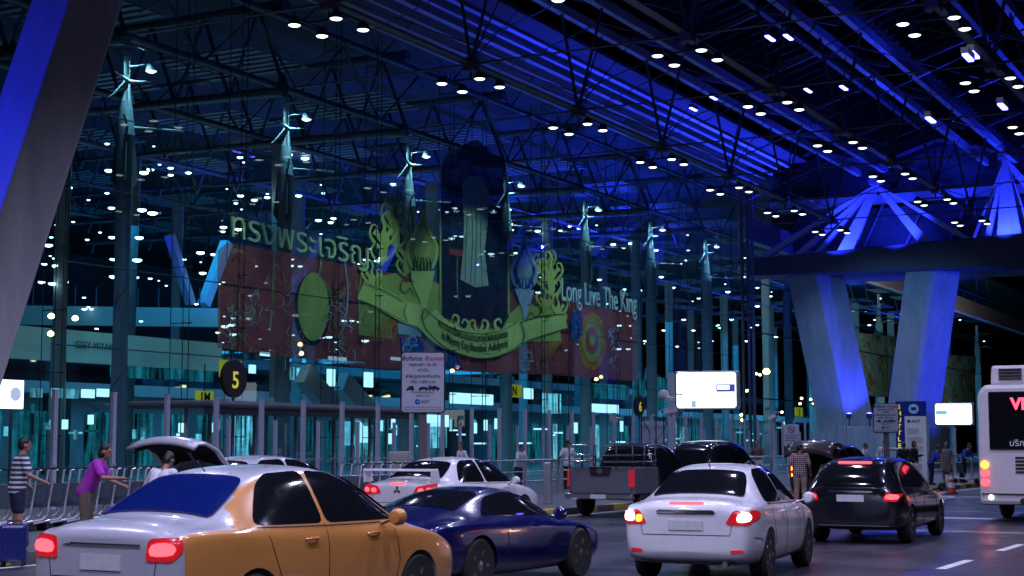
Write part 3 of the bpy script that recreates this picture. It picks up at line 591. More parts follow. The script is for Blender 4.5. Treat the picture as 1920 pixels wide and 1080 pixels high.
bell(1110, 640, 26, 54, 'stripe', 1, 'medallion'); bell(1110, 640, 18, 38, 'olive', 2, 'medallion'); bell(1110, 638, 12, 26, 'red2', 3, 'medallion'); bell(1110, 638, 5, 10, 'olive', 4, 'medallion')
for k in range(26):
    x, y = 1150 + rr.uniform(-9, 9), rr.uniform(610, 695); bribbon([(x, y), (x + rr.uniform(-6, 6), y + 5), (x + rr.uniform(-6, 6), y + 10)], [.6, 1.8, .6], 'silver', 3, 'gilded_line')
bell(1080, 610, 12, 30, 'blue', 2, 'medallion')
# portrait panel: a dark arch with a plain pale robed shape
bpoly([(826, 600), (826, 330), (834, 292), (850, 286), (866, 272), (880, 266), (895, 262), (908, 274), (920, 286), (944, 296), (953, 340), (955, 590), (940, 618), (926, 600), (910, 612), (890, 598), (870, 616), (850, 598)], 'dark', 5, 'portrait_panel')
bpoly([(866, 345), (880, 330), (905, 332), (916, 360), (914, 420), (908, 470), (916, 535), (892, 539), (863, 524), (868, 470), (870, 420)], 'robe', 6, 'robe')
for pts in ([(892, 370), (893, 440), (890, 536)], [(905, 360), (901, 440), (904, 535)], [(878, 372), (874, 450), (872, 526)], [(884, 380), (886, 450), (882, 532)]): bribbon(pts, [1, 1.6, 1.2], 'dark', 7, 'robe_fold')
bpoly([(842, 465), (868, 470), (868, 482), (842, 477)], 'red2', 6, 'stool'); bribbon([(858, 482), (857, 520), (859, 560)], [2, 2, 2], 'olive', 6, 'stool')
for pts in ([(826, 600), (826, 450), (826, 330), (835, 292), (852, 287), (868, 271)], [(954, 590), (953, 450), (952, 340)]): bribbon(pts, [4, 3, 3], 'gold2', 6, 'gilt_frame')
# gold swags, ribbon and flourishes
bpoly([(690, 545), (700, 520), (742, 512), (760, 530), (800, 520), (826, 535), (832, 580), (860, 600), (890, 618), (930, 616), (955, 590), (985, 560), (1010, 580), (1048, 590), (1052, 640), (1000, 640), (905, 660), (820, 640), (740, 590), (700, 575)], 'gold2', 3, 'swag')
bribbon([(676, 545), (715, 560), (760, 585), (795, 592)], [34, 38, 40, 42], 'gold', 5, 'ribbon'); bribbon([(970, 625), (1010, 612), (1062, 602)], [40, 36, 26], 'gold', 5, 'ribbon')
bribbon([(800, 596), (830, 624), (870, 642), (905, 648), (940, 642), (972, 624)], [46, 48, 48, 48, 46, 44], 'gold', 7, 'ribbon')
for pts in ([(795, 578), (830, 606), (870, 622), (905, 626), (940, 620), (970, 604)], [(800, 618), (830, 648), (870, 666), (905, 672), (940, 666), (974, 646)], [(676, 530), (715, 542), (760, 566)], [(676, 562), (715, 580), (760, 604)], [(975, 605), (1010, 594), (1060, 588)], [(975, 645), (1010, 632), (1060, 616)], [(765, 566), (758, 584), (765, 606)], [(797, 578), (792, 596), (800, 620)], [(975, 604), (984, 624), (978, 648)]):
    bribbon(pts, [1.2, 1.6, 1.2], 'line', 8, 'ribbon_edge')
def flame(cx, base, tip, w, m, m2, lay):
    h = base - tip
    half = [(0, 0), (.3, .04), (.62, .16), (.92, .34), (.8, .48), (.5, .62), (.24, .78), (.1, .9), (0, 1)]
    L = spl([(cx + a * w, base - b * h) for a, b in half], 5); Rr = spl([(cx - a * w, base - b * h) for a, b in half], 5)
    bpoly(L + Rr[::-1][1:-1], m2, lay, 'flame_ornament')
    half = [(0, 0), (.2, .05), (.45, .16), (.6, .3), (.5, .44), (.25, .58), (0, .72)]
    L = spl([(cx + a * w, base - .04 * h - b * h) for a, b in half], 5); Rr = spl([(cx - a * w, base - .04 * h - b * h) for a, b in half], 5)
    bpoly(L + Rr[::-1][1:-1], m, lay + 1, 'flame_ornament')
    for s in (-1, 1):
        bribbon([(cx, tip + .02 * h), (cx + s * .2 * w, tip + .22 * h), (cx + s * .62 * w, tip + .44 * h), (cx + s * 1.02 * w, tip + .62 * h), (cx + s * .8 * w, tip + .86 * h), (cx + s * .25 * w, base)], [2, 5, 6, 6, 7, 4], m, lay + 2, 'flame_ornament')
        for k in range(3): bribbon([(cx + s * (3 + k * 6), base - 4), (cx + s * (3 + k * 6.5), base - .14 * h), (cx + s * (2 + k * 5), base - .24 * h)], [3, 3, 1], 'line' if m == 'gold' else 'blue', lay + 3, 'flame_ornament')
flame(792, 512, 385, 27, 'gold', 'gold2', 4); bpoly([(770, 506), (815, 508), (808, 540), (794, 600), (786, 560), (772, 530)], 'gold', 5, 'flame_ornament')
flame(983, 545, 437, 23, 'silver', 'blue', 4); bpoly([(964, 540), (1002, 544), (992, 575), (984, 604), (977, 575)], 'silver', 5, 'flame_ornament')
def leaf(x, y, s, fl, m, lay):
    f = lambda pts: [(x + a * s * fl, y + b * s) for a, b in pts]
    bpoly(f([(0, 0), (-6, -22), (-3, -44), (-12, -58), (-18, -62), (-10, -74), (-4, -60), (2, -70), (0, -92), (8, -74), (8, -62), (16, -74), (22, -66), (14, -56), (12, -40), (9, -18)]), m, lay, 'leaf_flourish')
    for pts, w in (([(0, -4), (-12, -14), (-20, -30), (-14, -42), (-8, -34), (-13, -30)], [5, 5, 3, 1]), ([(2, -30), (-12, -44), (-22, -60), (-18, -78), (-9, -76), (-12, -69)], [6, 5, 3, 1]), ([(4, -34), (20, -50), (30, -70), (24, -88), (14, -84), (18, -78)], [6, 5, 4, 1]),
                   ([(4, -10), (18, -22), (26, -36), (22, -48), (15, -44)], [5, 4, 2, 1]), ([(0, -84), (4, -98), (12, -104), (16, -98), (11, -95)], [4, 4, 2, 1])):
        bribbon(f(pts), w, m, lay, 'leaf_flourish')
leaf(716, 500, 1.0, 1, 'gold', 4); leaf(744, 470, 1.0, -1, 'gold2', 3); leaf(700, 560, .7, -1, 'gold', 4); leaf(760, 520, .8, 1, 'gold2', 3); leaf(738, 422, .7, 1, 'gold2', 3)
leaf(1036, 560, .85, -1, 'gold', 4); leaf(1018, 540, .8, 1, 'gold2', 3); leaf(1044, 620, .7, 1, 'gold', 4); leaf(1024, 600, .6, -1, 'gold2', 5)
for cx, cy, s in ((868, 605, 1), (890, 606, -1), (905, 606, 1), (850, 596, 1), (938, 604, -1)): bribbon([(cx - 16 * s, cy + 2), (cx - 8 * s, cy + 16), (cx + 6 * s, cy + 14), (cx + 10 * s, cy), (cx + 2 * s, cy - 6), (cx - 2 * s, cy + 2)], [5, 6, 5, 4, 2], 'gold', 6, 'leaf_flourish')
for cx, cy, s in ((765, 545, 1), (1000, 590, -1)): bribbon([(cx + 12 * s, cy - 16), (cx - 6 * s, cy - 22), (cx - 14 * s, cy - 6), (cx - 4 * s, cy + 4), (cx + 4 * s, cy - 4), (cx + 14 * s, cy + 10)], [1.5, 2.5, 2, 1.5], 'line', 7, 'leaf_flourish')
# lettering of the banner
p, q = bp(434, 444, .12), bp(690, 500, .12)
text('ทรงพระเจริญ', 'lettering', BM['letter'], bn, p - BO, (0, 1, (q.z - p.z) / (q.y - p.y)), (0, 0, 1), 1.42, ext=.04, fit=q.y - p.y, bold=-.004)
p, q = bp(1053, 563, .12), bp(1193, 588, .12)
text('Long Live The King', 'lettering', BM['letterw'], bn, p - BO, (0, 1, (q.z - p.z) / (q.y - p.y)), (0, 0, 1), 1.75, ext=.04, fit=q.y - p.y, bold=-.004)
def arc(pts):
    c = spl(pts, 10)
    def f(t):
        k = max(0, min(len(c) - 1.001, t * (len(c) - 1))); i = int(k); a = k - i; return (c[i][0] + (c[i + 1][0] - c[i][0]) * a, c[i][1] + (c[i + 1][1] - c[i][1]) * a)
    return f
def bent(body, pts, size, lay):
    f = arc(pts); a, b = bp(*pts[0]), bp(*pts[-1]); L = b.y - a.y
    def bend(x, y):
        g = f(x / L); v = bp(*g, .02 * lay); return Vector((v.x, v.y, v.z + y)) - BO
    text(body, 'lettering', BM['ink'], bn, (0, 0, 0), (0, 1, 0), (0, 0, 1), size, ext=.004, fit=L, bend=bend, bold=.004)
bent('พระบาทสมเด็จพระปรมินทรมหาภูมิพลอดุลยเดช', [(822, 611), (862, 633), (905, 641), (952, 632)], .5, 9)
bent('His Majesty King Bhumibol Adulyadej', [(829, 635), (866, 653), (905, 660), (952, 650)], .55, 9)
# two more hangings far behind between the pylon legs
for (pts, lab) in (([(1597, 622), (1680, 632), (1672, 745), (1602, 740)], 'brown figured hanging seen between the two legs of the far pylon'), ([(1765, 665), (1830, 668), (1826, 760), (1758, 755)], 'brown figured hanging right of the far pylon')):
    pp = [P(x, y, X=-36.2) for x, y in pts]; o = MB().plate([v - pp[0] for v in pp], (1, 0, 0), .02).build('hanging_cloth', bmat('hanging_brown', [(.1, .07, .06), (.35, .2, .12), (.15, .3, .35), (.55, .4, .25)], .7, .85)); o.location = pp[0]; tag(o, lab, 'hanging cloth')
for (x, y, z) in ((-38.5, 122, 3), (-38.5, 150, 3)): lamp('hanging_fill_spot', 'SPOT', (x + 9, y - 3, 6), 7000, (1, .85, .7), spot_size=math.radians(80), spot_blend=.6, shadow_soft_size=.1, aim=(-36.2, y + 4, 8))  # fill spots added to brighten the two brown hangings
# ================================================================== vehicles
def paintmat(name, col, rough=.28, metal=0, coat=.8): return mat(name, col, rough, metal, coat=coat, noise=.06, scale=2, rnoise=.05)
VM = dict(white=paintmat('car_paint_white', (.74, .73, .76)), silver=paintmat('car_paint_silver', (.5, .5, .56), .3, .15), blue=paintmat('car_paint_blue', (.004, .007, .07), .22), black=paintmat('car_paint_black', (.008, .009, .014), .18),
          orange=paintmat('car_paint_orange', (.6, .25, .06), .3), grey=paintmat('car_paint_grey', (.15, .15, .19), .3, .2), brown=paintmat('car_paint_brown', (.05, .03, .03), .3), bus=paintmat('bus_paint', (.62, .58, .6), .4, 0, .3),
          glass=mat('car_glass', (.006, .007, .01), .06, 0, spec=.6), glassb=mat('car_glass_blue', (.004, .012, .11), .1, 0, spec=.8), tail=mat('tail_lamp_red', (.35, .01, .015), .2, coat=.6, emit=(1, .02, .04), es=.3), tailon=emat('tail_lamp_lit', (1, .045, .06), 5), tailhot=emat('tail_lamp_core', (1, .55, .4), 14), amber=emat('indicator_lit', (1, .3, .03), 6),
          plate=mat('number_plate', (.6, .6, .62), .4, noise=.1, scale=20), trim=mat('dark_trim', (.01, .01, .012), .5), well=mat('wheel_well', (.006, .006, .007), .9), rim=mat('wheel_rim', (.5, .5, .53), .25, .9), seam=mat('panel_seam', (.004, .004, .005), .9))
def cage_mesh(st, W, well_y, rw, cutz=None, sub=2):
    """lofted shell from stations (y, zbottom, zbelt, zroof, width factor, roof half-width), smoothed, with wheel openings cut"""
    vs = []; fs = []; H = W / 2
    for (y, zb, zs, zr, k, wr) in st:
        w = H * k; mid = zb + (zs - zb) * .5
        half = [(0, zb), (w * .8, zb), (w * .96, zb + .06), (w, mid), (w * .985, zs - .09), (w * .955, zs), (wr, zr - .075), (wr - .1, zr - .012), (0, zr + .012)]
        ring = half + [(-x, z) for x, z in half[-2:0:-1]]
        vs += [(x, y, z) for x, z in ring]
    R = 16; n = len(st)
    for i in range(n - 1):
        for j in range(R): fs.append((i * R + j, i * R + (j + 1) % R, (i + 1) * R + (j + 1) % R, (i + 1) * R + j))
    for base in (0, (n - 1) * R):                                   # end caps as strips of quads
        for j in range(8):
            a, b, c, d = base + j, base + j + 1, base + (R - j - 1) % R, base + (R - j) % R
            q = [a, b, c, d]; u = []
            for t in q:
                if t not in u: u.append(t)
            if len(u) >= 3: fs.append(tuple(u))
    me = bpy.data.meshes.new('shell'); me.from_pydata(vs, [], fs)
    bm = bmesh.new(); bm.from_mesh(me); bmesh.ops.recalc_face_normals(bm, faces=bm.faces); bm.to_mesh(me); bm.free()
    o = bpy.data.objects.new('shell', me); COL.objects.link(o)
    s = o.modifiers.new('s', 'SUBSURF'); s.levels = s.render_levels = sub
    cut = MB()
    for y in well_y:
        for sx in (-1, 1): cut.lathe([(rw, sx * (H - .28)), (rw, sx * (H + .4))], (0, y, rw - .06), 28, 'x')
    c = cut.build('cut', M['black']); b = o.modifiers.new('b', 'BOOLEAN'); b.object = c; b.operation = 'DIFFERENCE'; b.solver = 'EXACT'
    dg = bpy.context.evaluated_depsgraph_get(); dg.update(); out = bpy.data.meshes.new_from_object(o.evaluated_get(dg))
    bpy.data.objects.remove(o); bpy.data.objects.remove(c); out.materials.clear()
    return out
class Shell:
    def __init__(s, me):
        s.bvh = BVHTree.FromPolygons([v.co.copy() for v in me.vertices], [tuple(p.vertices) for p in me.polygons])
    def hit(s, p, ax):
        if ax == 'rear': o, d = Vector((p[0], -3, p[1])), Vector((0, 1, 0))
        elif ax == 'front': o, d = Vector((p[0], 9, p[1])), Vector((0, -1, 0))
        elif ax == 'right': o, d = Vector((4, p[0], p[1])), Vector((-1, 0, 0))
        elif ax == 'left': o, d = Vector((-4, p[0], p[1])), Vector((1, 0, 0))
        else: o, d = Vector((p[0], p[1], 6)), Vector((0, 0, -1))
        h = s.bvh.ray_cast(o, d)
        if h[0] is None:
            h = s.bvh.find_nearest(o + d * 3)
        n = h[1] if h[1].dot(d) < 0 else -h[1]
        return h[0], n, d
    def patch(s, poly, ax, name, m, par, off=.006, skirt=.02, rnd=2, rings=5, sub=6):
        """a panel that hugs the shell: outline in the two coordinates across the axis"""
        pts = [Vector(p) for p in poly]
        if rnd:
            q = []; rad = .035 * rnd
            for i, p in enumerate(pts):
                a, c = pts[i - 1] - p, pts[(i + 1) % len(pts)] - p; ra, rc = min(rad, a.length * .4), min(rad, c.length * .4)
                A_, C_ = p + a.normalized() * ra, p + c.normalized() * rc; q += [A_, A_ * .25 + p * .5 + C_ * .25, C_]
            pts = q
        b = []
        for i, p in enumerate(pts):
            nx = pts[(i + 1) % len(pts)]; k = max(1, int((nx - p).length / .1))
            b += [p + (nx - p) * (t / k) for t in range(k)]
        c = sum(b, Vector((0, 0))) / len(b); n = len(b); vs = []; fs = []
        h, nn, d = s.hit(c, ax); vs.append(h + nn * off)
        for r in range(1, rings + 1):
            for p in b:
                h, nn, d = s.hit(c + (p - c) * (r / rings), ax); vs.append(h + nn * off)
        back = []
        for p in b: h, nn, d = s.hit(p, ax); back.append(h - nn * skirt)
        vs += back
        for k in range(n): fs.append((0, 1 + k, 1 + (k + 1) % n))
        for r in range(rings):
            o0 = 1 + r * n
            for k in range(n): fs.append((o0 + k, o0 + n + k, o0 + n + (k + 1) % n, o0 + (k + 1) % n))
        mb = MB().add(vs, fs); return mb.build(name, m, par, True)
    def seam(s, pts, ax, par, w=.009, m=None, name='panel_gap'):
        L = []
        for i in range(len(pts) - 1):
            a, b = Vector(pts[i]), Vector(pts[i + 1]); k = max(1, int((b - a).length / .08))
            L += [a + (b - a) * (t / k) for t in range(k)]
        L.append(Vector(pts[-1])); q = []
        for p in L: h, nn, d = s.hit(p, ax); q.append(h + nn * .001)
        return MB().tube(q, w / 2, 5).build(name, m or VM['seam'], par, True)
def wheel(par, x, y, r, sx):
    w = MB().lathe([(r * .62, -.1), (r * .9, -.11), (r, -.07), (r, .07), (r * .9, .11), (r * .62, .1)], (x, y, r), 28, 'x').build('wheel', M['rubber'], par, True)
    rm = MB().lathe([(r * .63, 0), (r * .63, sx * .085), (r * .58, sx * .095), (r * .55, sx * .05), (.001, sx * .04)], (x, y, r), 24, 'x')
    for k in range(5):
        t = 2 * PI * k / 5; rm.bar((x + sx * .075, y, r), (x + sx * .09, y + math.cos(t) * r * .58, r + math.sin(t) * r * .58), .06, .03, .04, .03, ref=(1, 0, 0))
    rm.lathe([(.06, sx * .04), (.06, sx * .1), (.001, sx * .11)], (x, y, r), 10, 'x'); rm.build('rim', VM['rim'], w, True)
SEDAN = [(0, .42, .86, .93, .80, .58), (.05, .3, .95, 1.02, .9, .66), (.22, .24, 1.0, 1.06, .97, .68), (.58, .22, 1.0, 1.07, 1, .66), (.82, .2, .98, 1.2, 1, .6), (1.2, .19, .96, 1.41, 1, .57), (1.75, .18, .94, 1.49, 1, .565), (2.35, .18, .92, 1.48, 1, .57), (2.8, .18, .91, 1.37, 1, .6), (3.2, .18, .9, 1.15, 1, .64), (3.55, .18, .89, .98, 1, .68), (4.0, .19, .83, .9, .98, .66), (4.35, .22, .7, .77, .92, .6), (4.52, .3, .6, .65, .8, .5)]
def scale_st(st, L=1, H=1): return [(y * L, zb * (H if zb > .25 else 1), zs * H, zr * H, k, wr) for y, zb, zs, zr, k, wr in st]
def car(label, loc, rz, paint, W=1.74, st=SEDAN, wy=(.95, 3.58), rw=.335, H=1.0, L=1.0, group=None, lit=True, name='car', tail='sedan', cat='car', glass='glass', mirror=True, handles=True, sidecol=None):
    t = empty(name, loc, rz, label, cat, group); st = scale_st(st, L, H); wy = [a * L for a in wy]
    me = cage_mesh(st, W, wy, rw + .045); me.materials.append(VM[paint])
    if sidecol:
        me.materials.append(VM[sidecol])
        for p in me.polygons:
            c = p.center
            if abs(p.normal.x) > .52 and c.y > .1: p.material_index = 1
    sh = Shell(me); link('body', me, t, True)
    for y in wy:
        for sx in (-1, 1):
            wheel(t, sx * (W / 2 - .125), y, rw, sx)
    return t, sh, st
def mirror(t, x, y, z, m, sx):
    MB().lathe([(.001, -.06), (.06, -.05), (.085, 0), (.08, .06), (.001, .07)], (x + sx * .14, y, z), 12, 'y').tube([(x - sx * .03, y, z - .06), (x + sx * .1, y, z - .02)], .025, 6).build('wing_mirror', m, t, True)
def sedan_kit(t, sh, W, H=1, L=1, glass='glass', paint='white', lit=True, dual=False, rearw=None, plate=True, lampm=None, lampq=None):
    G = VM[glass]; f = lambda P_: [(y * L, z * H) for y, z in P_]
    for ax in ('right', 'left'):
        sh.patch(f([(1.0, 1.03), (1.3, 1.33), (1.5, 1.41), (1.99, 1.43), (1.99, .985), (1.05, 1.0)]), ax, 'side_window', G, t)
        sh.patch(f([(2.05, .985), (2.05, 1.43), (2.42, 1.41), (2.8, 1.29), (3.22, 1.0), (3.18, .97)]), ax, 'side_window', G, t)
        for P_ in ([(2.01, .98), (2.01, .3)], [(1.1, .99), (1.22, .72), (1.36, .45)], [(3.14, .96), (3.2, .6), (3.1, .3)]): sh.seam(f(P_), ax, t)
        sh.seam(f([(1.35, .27), (3.1, .27)]), ax, t, .012); sh.seam(f([(1.02, .985), (1.6, .968), (2.4, .955), (3.2, .95)]), ax, t, .014, VM['trim'], 'belt_trim'); sh.seam(f([(.18, .6), (.52, .56)]), ax, t)
        for y in (1.75, 2.75):
            h, nn, d = sh.hit((y * L, .86 * H), ax); MB().tube([h + nn * .0 + Vector((0, -.09, 0)), h + nn * .035 + Vector((0, -.06, 0)), h + nn * .035 + Vector((0, .06, 0)), h + Vector((0, .09, 0))], .014, 6).build('door_handle', VM[paint], t, True)
    sh.patch([(-.6 * W / 1.74, 1.36 * H), (.6 * W / 1.74, 1.36 * H), (.5, 1.425 * H), (-.5, 1.425 * H)], 'rear', 'rear_window', G, t) if False else None
    sh.patch([(-.6, .62 * L), (.6, .62 * L), (.55, 1.0 * L), (.48, 1.24 * L), (-.48, 1.24 * L), (-.55, 1.0 * L)], 'top', 'rear_window', VM[rearw or glass], t, rnd=2, off=.02, rings=12)
    sh.patch([(-.52, 2.72 * L), (.52, 2.72 * L), (.6, 3.1 * L), (.63, 3.42 * L), (-.63, 3.42 * L), (-.6, 3.1 * L)], 'top', 'windscreen', G, t, off=.02, rings=12)
    sh.seam([(-.6, .30 * H), (.6, .30 * H)], 'rear', t, .03, VM['trim'], 'bumper_trim'); MB().lathe([(.03, -.05), (.035, -.05), (.035, .12), (.001, .12)], (.5, .02, .27), 12, 'y').build('exhaust_pipe', M['chrome'], t, True); MB().tube([(0, 1.3 * L, 1.43 * H), (0, 1.2 * L, 1.52 * H)], .008, 6).build('aerial', M['black'], t)
    sh.seam([(-.62, .99 * H), (-.56, .62 * H), (.56, .62 * H), (.62, .99 * H)], 'rear', t)
    if plate: sh.patch([(-.22, .68 * H), (.22, .68 * H), (.22, .8 * H), (-.22, .8 * H)], 'rear', 'number_plate', VM['plate'], t, off=.012, rnd=0, rings=2)
    for sx in (-1, 1): mirror(t, sx * (W / 2 - .03), 2.95 * L, 1.0 * H, VM[paint], sx)
def taillamp(t, sh, poly, sx, ax='rear', m='tail', core=None, corem='tailon'):
    q = sh.patch([(sx * a, b) for a, b in poly], ax, 'tail_lamp', VM[m], t, off=.012, rnd=1)
    if core: sh.patch([(sx * a, b) for a, b in core], ax, 'lit_core', VM[corem], q, off=.022, rnd=2, rings=3)
    return q
# --- orange taxi, nearest car; silver on its rear and roof paints in reflected white light
t, sh, st = car('nearest taxi with orange sides, blue rear window and rear coloured silver for reflected light, tail lamps lit', (-9.1, 9.7, 0), math.radians(0), 'silver', W=1.78, H=1.05, sidecol='orange', cat='taxi', name='taxi')
sedan_kit(t, sh, 1.78, 1.05, 1, 'glass', 'orange', rearw='glassb')
for sx in (-1, 1): taillamp(t, sh, [(.48, .8), (.74, .8), (.8, .88), (.78, .99), (.5, .98)], sx, 'rear', 'tail', [(.52, .84), (.76, .85), (.75, .95), (.53, .94)], 'tailon')
sh.seam([(-.42, .92), (.42, .92)], 'rear', t, .03, M['chrome'], 'boot_trim'); sh.seam([(-.7, .46), (.7, .46)], 'rear', t, .05, VM['trim'], 'bumper_strip')
# --- low dark blue coupe
COUPE = [(0, .4, .74, .8, .8, .5), (.06, .28, .82, .88, .92, .6), (.3, .2, .86, .92, .98, .62), (.75, .18, .86, .98, 1, .6), (1.2, .17, .84, 1.12, 1, .55), (1.7, .16, .82, 1.22, 1, .52), (2.2, .16, .8, 1.22, 1, .53), (2.6, .16, .78, 1.1, 1, .57), (3.0, .16, .77, .9, 1, .62), (3.5, .17, .74, .81, .98, .62), (4.0, .2, .64, .7, .93, .58), (4.3, .28, .52, .57, .8, .48)]
t, sh, st = car('low dark blue coupe in the middle lane in front of the orange taxi', (-9.9, 15.0, 0), math.radians(-2), 'blue', W=1.8, st=COUPE, wy=(.9, 3.4), rw=.33)
for ax in ('right', 'left'):
    sh.patch([(1.1, .9), (1.5, 1.1), (1.95, 1.15), (2.3, 1.13), (2.85, .88), (2.7, .85)], ax, 'side_window', VM['glass'], t); sh.seam([(1.5, .84), (1.55, .3)], ax, t); sh.seam([(2.75, .82), (2.7, .3)], ax, t)
    h, nn, d = sh.hit((1.7, .72), ax); MB().tube([h + Vector((0, -.08, 0)), h + nn * .03, h + Vector((0, .08, 0))], .013, 6).build('door_handle', VM['blue'], t, True)
sh.patch([(-.55, .8), (.55, .8), (.46, 1.5), (-.46, 1.5)], 'top', 'rear_window', VM['glass'], t); sh.patch([(-.48, 2.45), (.48, 2.45), (.58, 2.95), (-.58, 2.95)], 'top', 'windscreen', VM['glass'], t)
sh.patch([(-.22, .52), (.22, .52), (.22, .63), (-.22, .63)], 'rear', 'number_plate', VM['plate'], t, off=.012, rnd=0, rings=2)
for sx in (-1, 1): taillamp(t, sh, [(.46, .64), (.76, .64), (.78, .76), (.48, .76)], sx); mirror(t, sx * .88, 2.55, .88, VM['blue'], sx)
# --- white sports sedan with the boot spoiler, parked
t, sh, st = car('parked white sports sedan with a big boot spoiler and lit tail lamps', (-16.2, 25.3, 0), math.radians(0), 'white', W=1.8, group=None)
sedan_kit(t, sh, 1.8, 1, 1, 'glass', 'white', plate=False)
for sx in (-1, 1): taillamp(t, sh, [(.36, .8), (.74, .76), (.83, .9), (.8, .98), (.44, .93)], sx, 'rear', 'tail', [(.46, .82), (.58, .81), (.6, .89), (.49, .9)]); 
for sx in (-1, 1): sh.patch([(sx * .64, .82), (sx * .75, .83), (sx * .75, .91), (sx * .65, .9)], 'rear', 'brake_lamp', VM['tailon'], t, off=.022, rings=2)
sp = MB().prism([(-.02, 1.22), (.22, 1.24), (.26, 1.27), (.0, 1.265)], 'x', -.78, .78).prism([(.02, 1.0), (.3, 1.02), (.22, 1.26), (.0, 1.26)], 'x', -.8, -.74).prism([(.02, 1.0), (.3, 1.02), (.22, 1.26), (.0, 1.26)], 'x', .74, .8)
sp.build('spoiler', VM['white'], t, bevel=.012)
sh.patch([(-.16, .965), (.16, .965), (.16, .99), (-.16, .99)], 'rear', 'brake_lamp', VM['tailon'], t, off=.012, rings=2, rnd=1)
for a in (90, 210, 330):                                             # three-lozenge badge
    c = Vector((math.cos(math.radians(a)) * .042, math.sin(math.radians(a)) * .042)); u = c.normalized(); w = Vector((-u.y, u.x)); o = Vector((0, .86))
    sh.patch([o + u * .002, o + c + w * .024, o + c * 2, o + c - w * .024], 'rear', 'badge', VM['seam'], t, off=.012, rnd=0, rings=2)
MB().tube([(0, 1.35, 1.485), (0, 1.28, 1.56)], .008, 6).build('aerial', M['black'], t)
# --- silver sedan with the boot open
t, sh, st = car('parked silver sedan with its boot lid raised at the left', (-16.1, 18.7, 0), math.radians(-2), 'silver', W=1.76, H=1.05)
sedan_kit(t, sh, 1.76, 1.05, 1, 'glass', 'silver')
for sx in (-1, 1): taillamp(t, sh, [(.46, .8), (.74, .78), (.8, .9), (.5, .98)], sx)
sh.patch([(-.6, .1), (.6, .1), (.58, .56), (-.58, .56)], 'top', 'boot_opening', VM['well'], t)
lid = MB(); N = 8
prof = [(.72, 1.16), (.5, 1.5), (.25, 1.74), (.0, 1.84), (-.18, 1.84), (-.3, 1.76)]
for s_, off in ((0, 0), (1, .05)):
    pass
vs = []; fs = []
for k in range(N + 1):
    u = -1 + 2 * k / N; x = u * .72
    for y, z in prof: vs.append((x * (1 - .06 * (z - 1.1)), y, z - .1 * u * u * (1 if z > 1.3 else .3)))
m_ = len(prof)
for k in range(N):
    for j in range(m_ - 1): fs.append((k * m_ + j, k * m_ + j + 1, (k + 1) * m_ + j + 1, (k + 1) * m_ + j))
o = MB().add(vs, fs).build('boot_lid', VM['silver'], t, True, fix=False); sm = o.modifiers.new('thick', 'SOLIDIFY'); sm.thickness = .05; sm.offset = 0
vs2 = [(x * .88, y + .045, z - .05) for x, y, z in vs]; l2 = MB().add(vs2, fs).build('lid_lining', VM['well'], o, True, fix=False); sm = l2.modifiers.new('thick', 'SOLIDIFY'); sm.thickness = .02
for sx in (-1, 1): MB().tube([(sx * .62, .6, 1.04), (sx * .62, .52, 1.3), (sx * .62, .4, 1.55)], .02, 6).build('lid_hinge', M['black'], o)
# --- moving white sedan
t, sh, st = car('white sedan with glowing tail lamps moving in the right lane', (-7.33, 18.1, 0), math.radians(7), 'white', W=1.76)
sedan_kit(t, sh, 1.76, 1, 1, 'glass', 'white')
taillamp(t, sh, [(.5, .76), (.77, .74), (.86, .84), (.84, .93), (.6, .92)], -1, 'rear', 'tail', [(.66, .78), (.8, .79), (.79, .91), (.66, .9)], 'tailhot')
sh.patch([(-.64, .77), (-.56, .78), (-.56, .87), (-.64, .86)], 'rear', 'indicator', VM['amber'], t, off=.024, rings=2)
taillamp(t, sh, [(.5, .76), (.77, .74), (.86, .84), (.84, .93), (.6, .92)], 1, 'rear', 'tail', [(.64, .78), (.8, .79), (.79, .9), (.66, .89)], 'tailhot')
sh.patch([(-.22, .995), (.22, .995), (.22, 1.015), (-.22, 1.015)], 'rear', 'brake_lamp', VM['tailon'], t, off=.014, rings=2, rnd=1)
sh.patch([(-.38, .885), (.38, .885), (.36, .925), (-.36, .925)], 'rear', 'boot_trim', M['chrome'], t, off=.02, rings=2, rnd=1)
for sx in (-1, 1): sh.patch([(sx * .56, .4), (sx * .72, .41), (sx * .72, .45), (sx * .56, .44)], 'rear', 'reflector', VM['tail'], t, off=.012, rings=2, rnd=1)
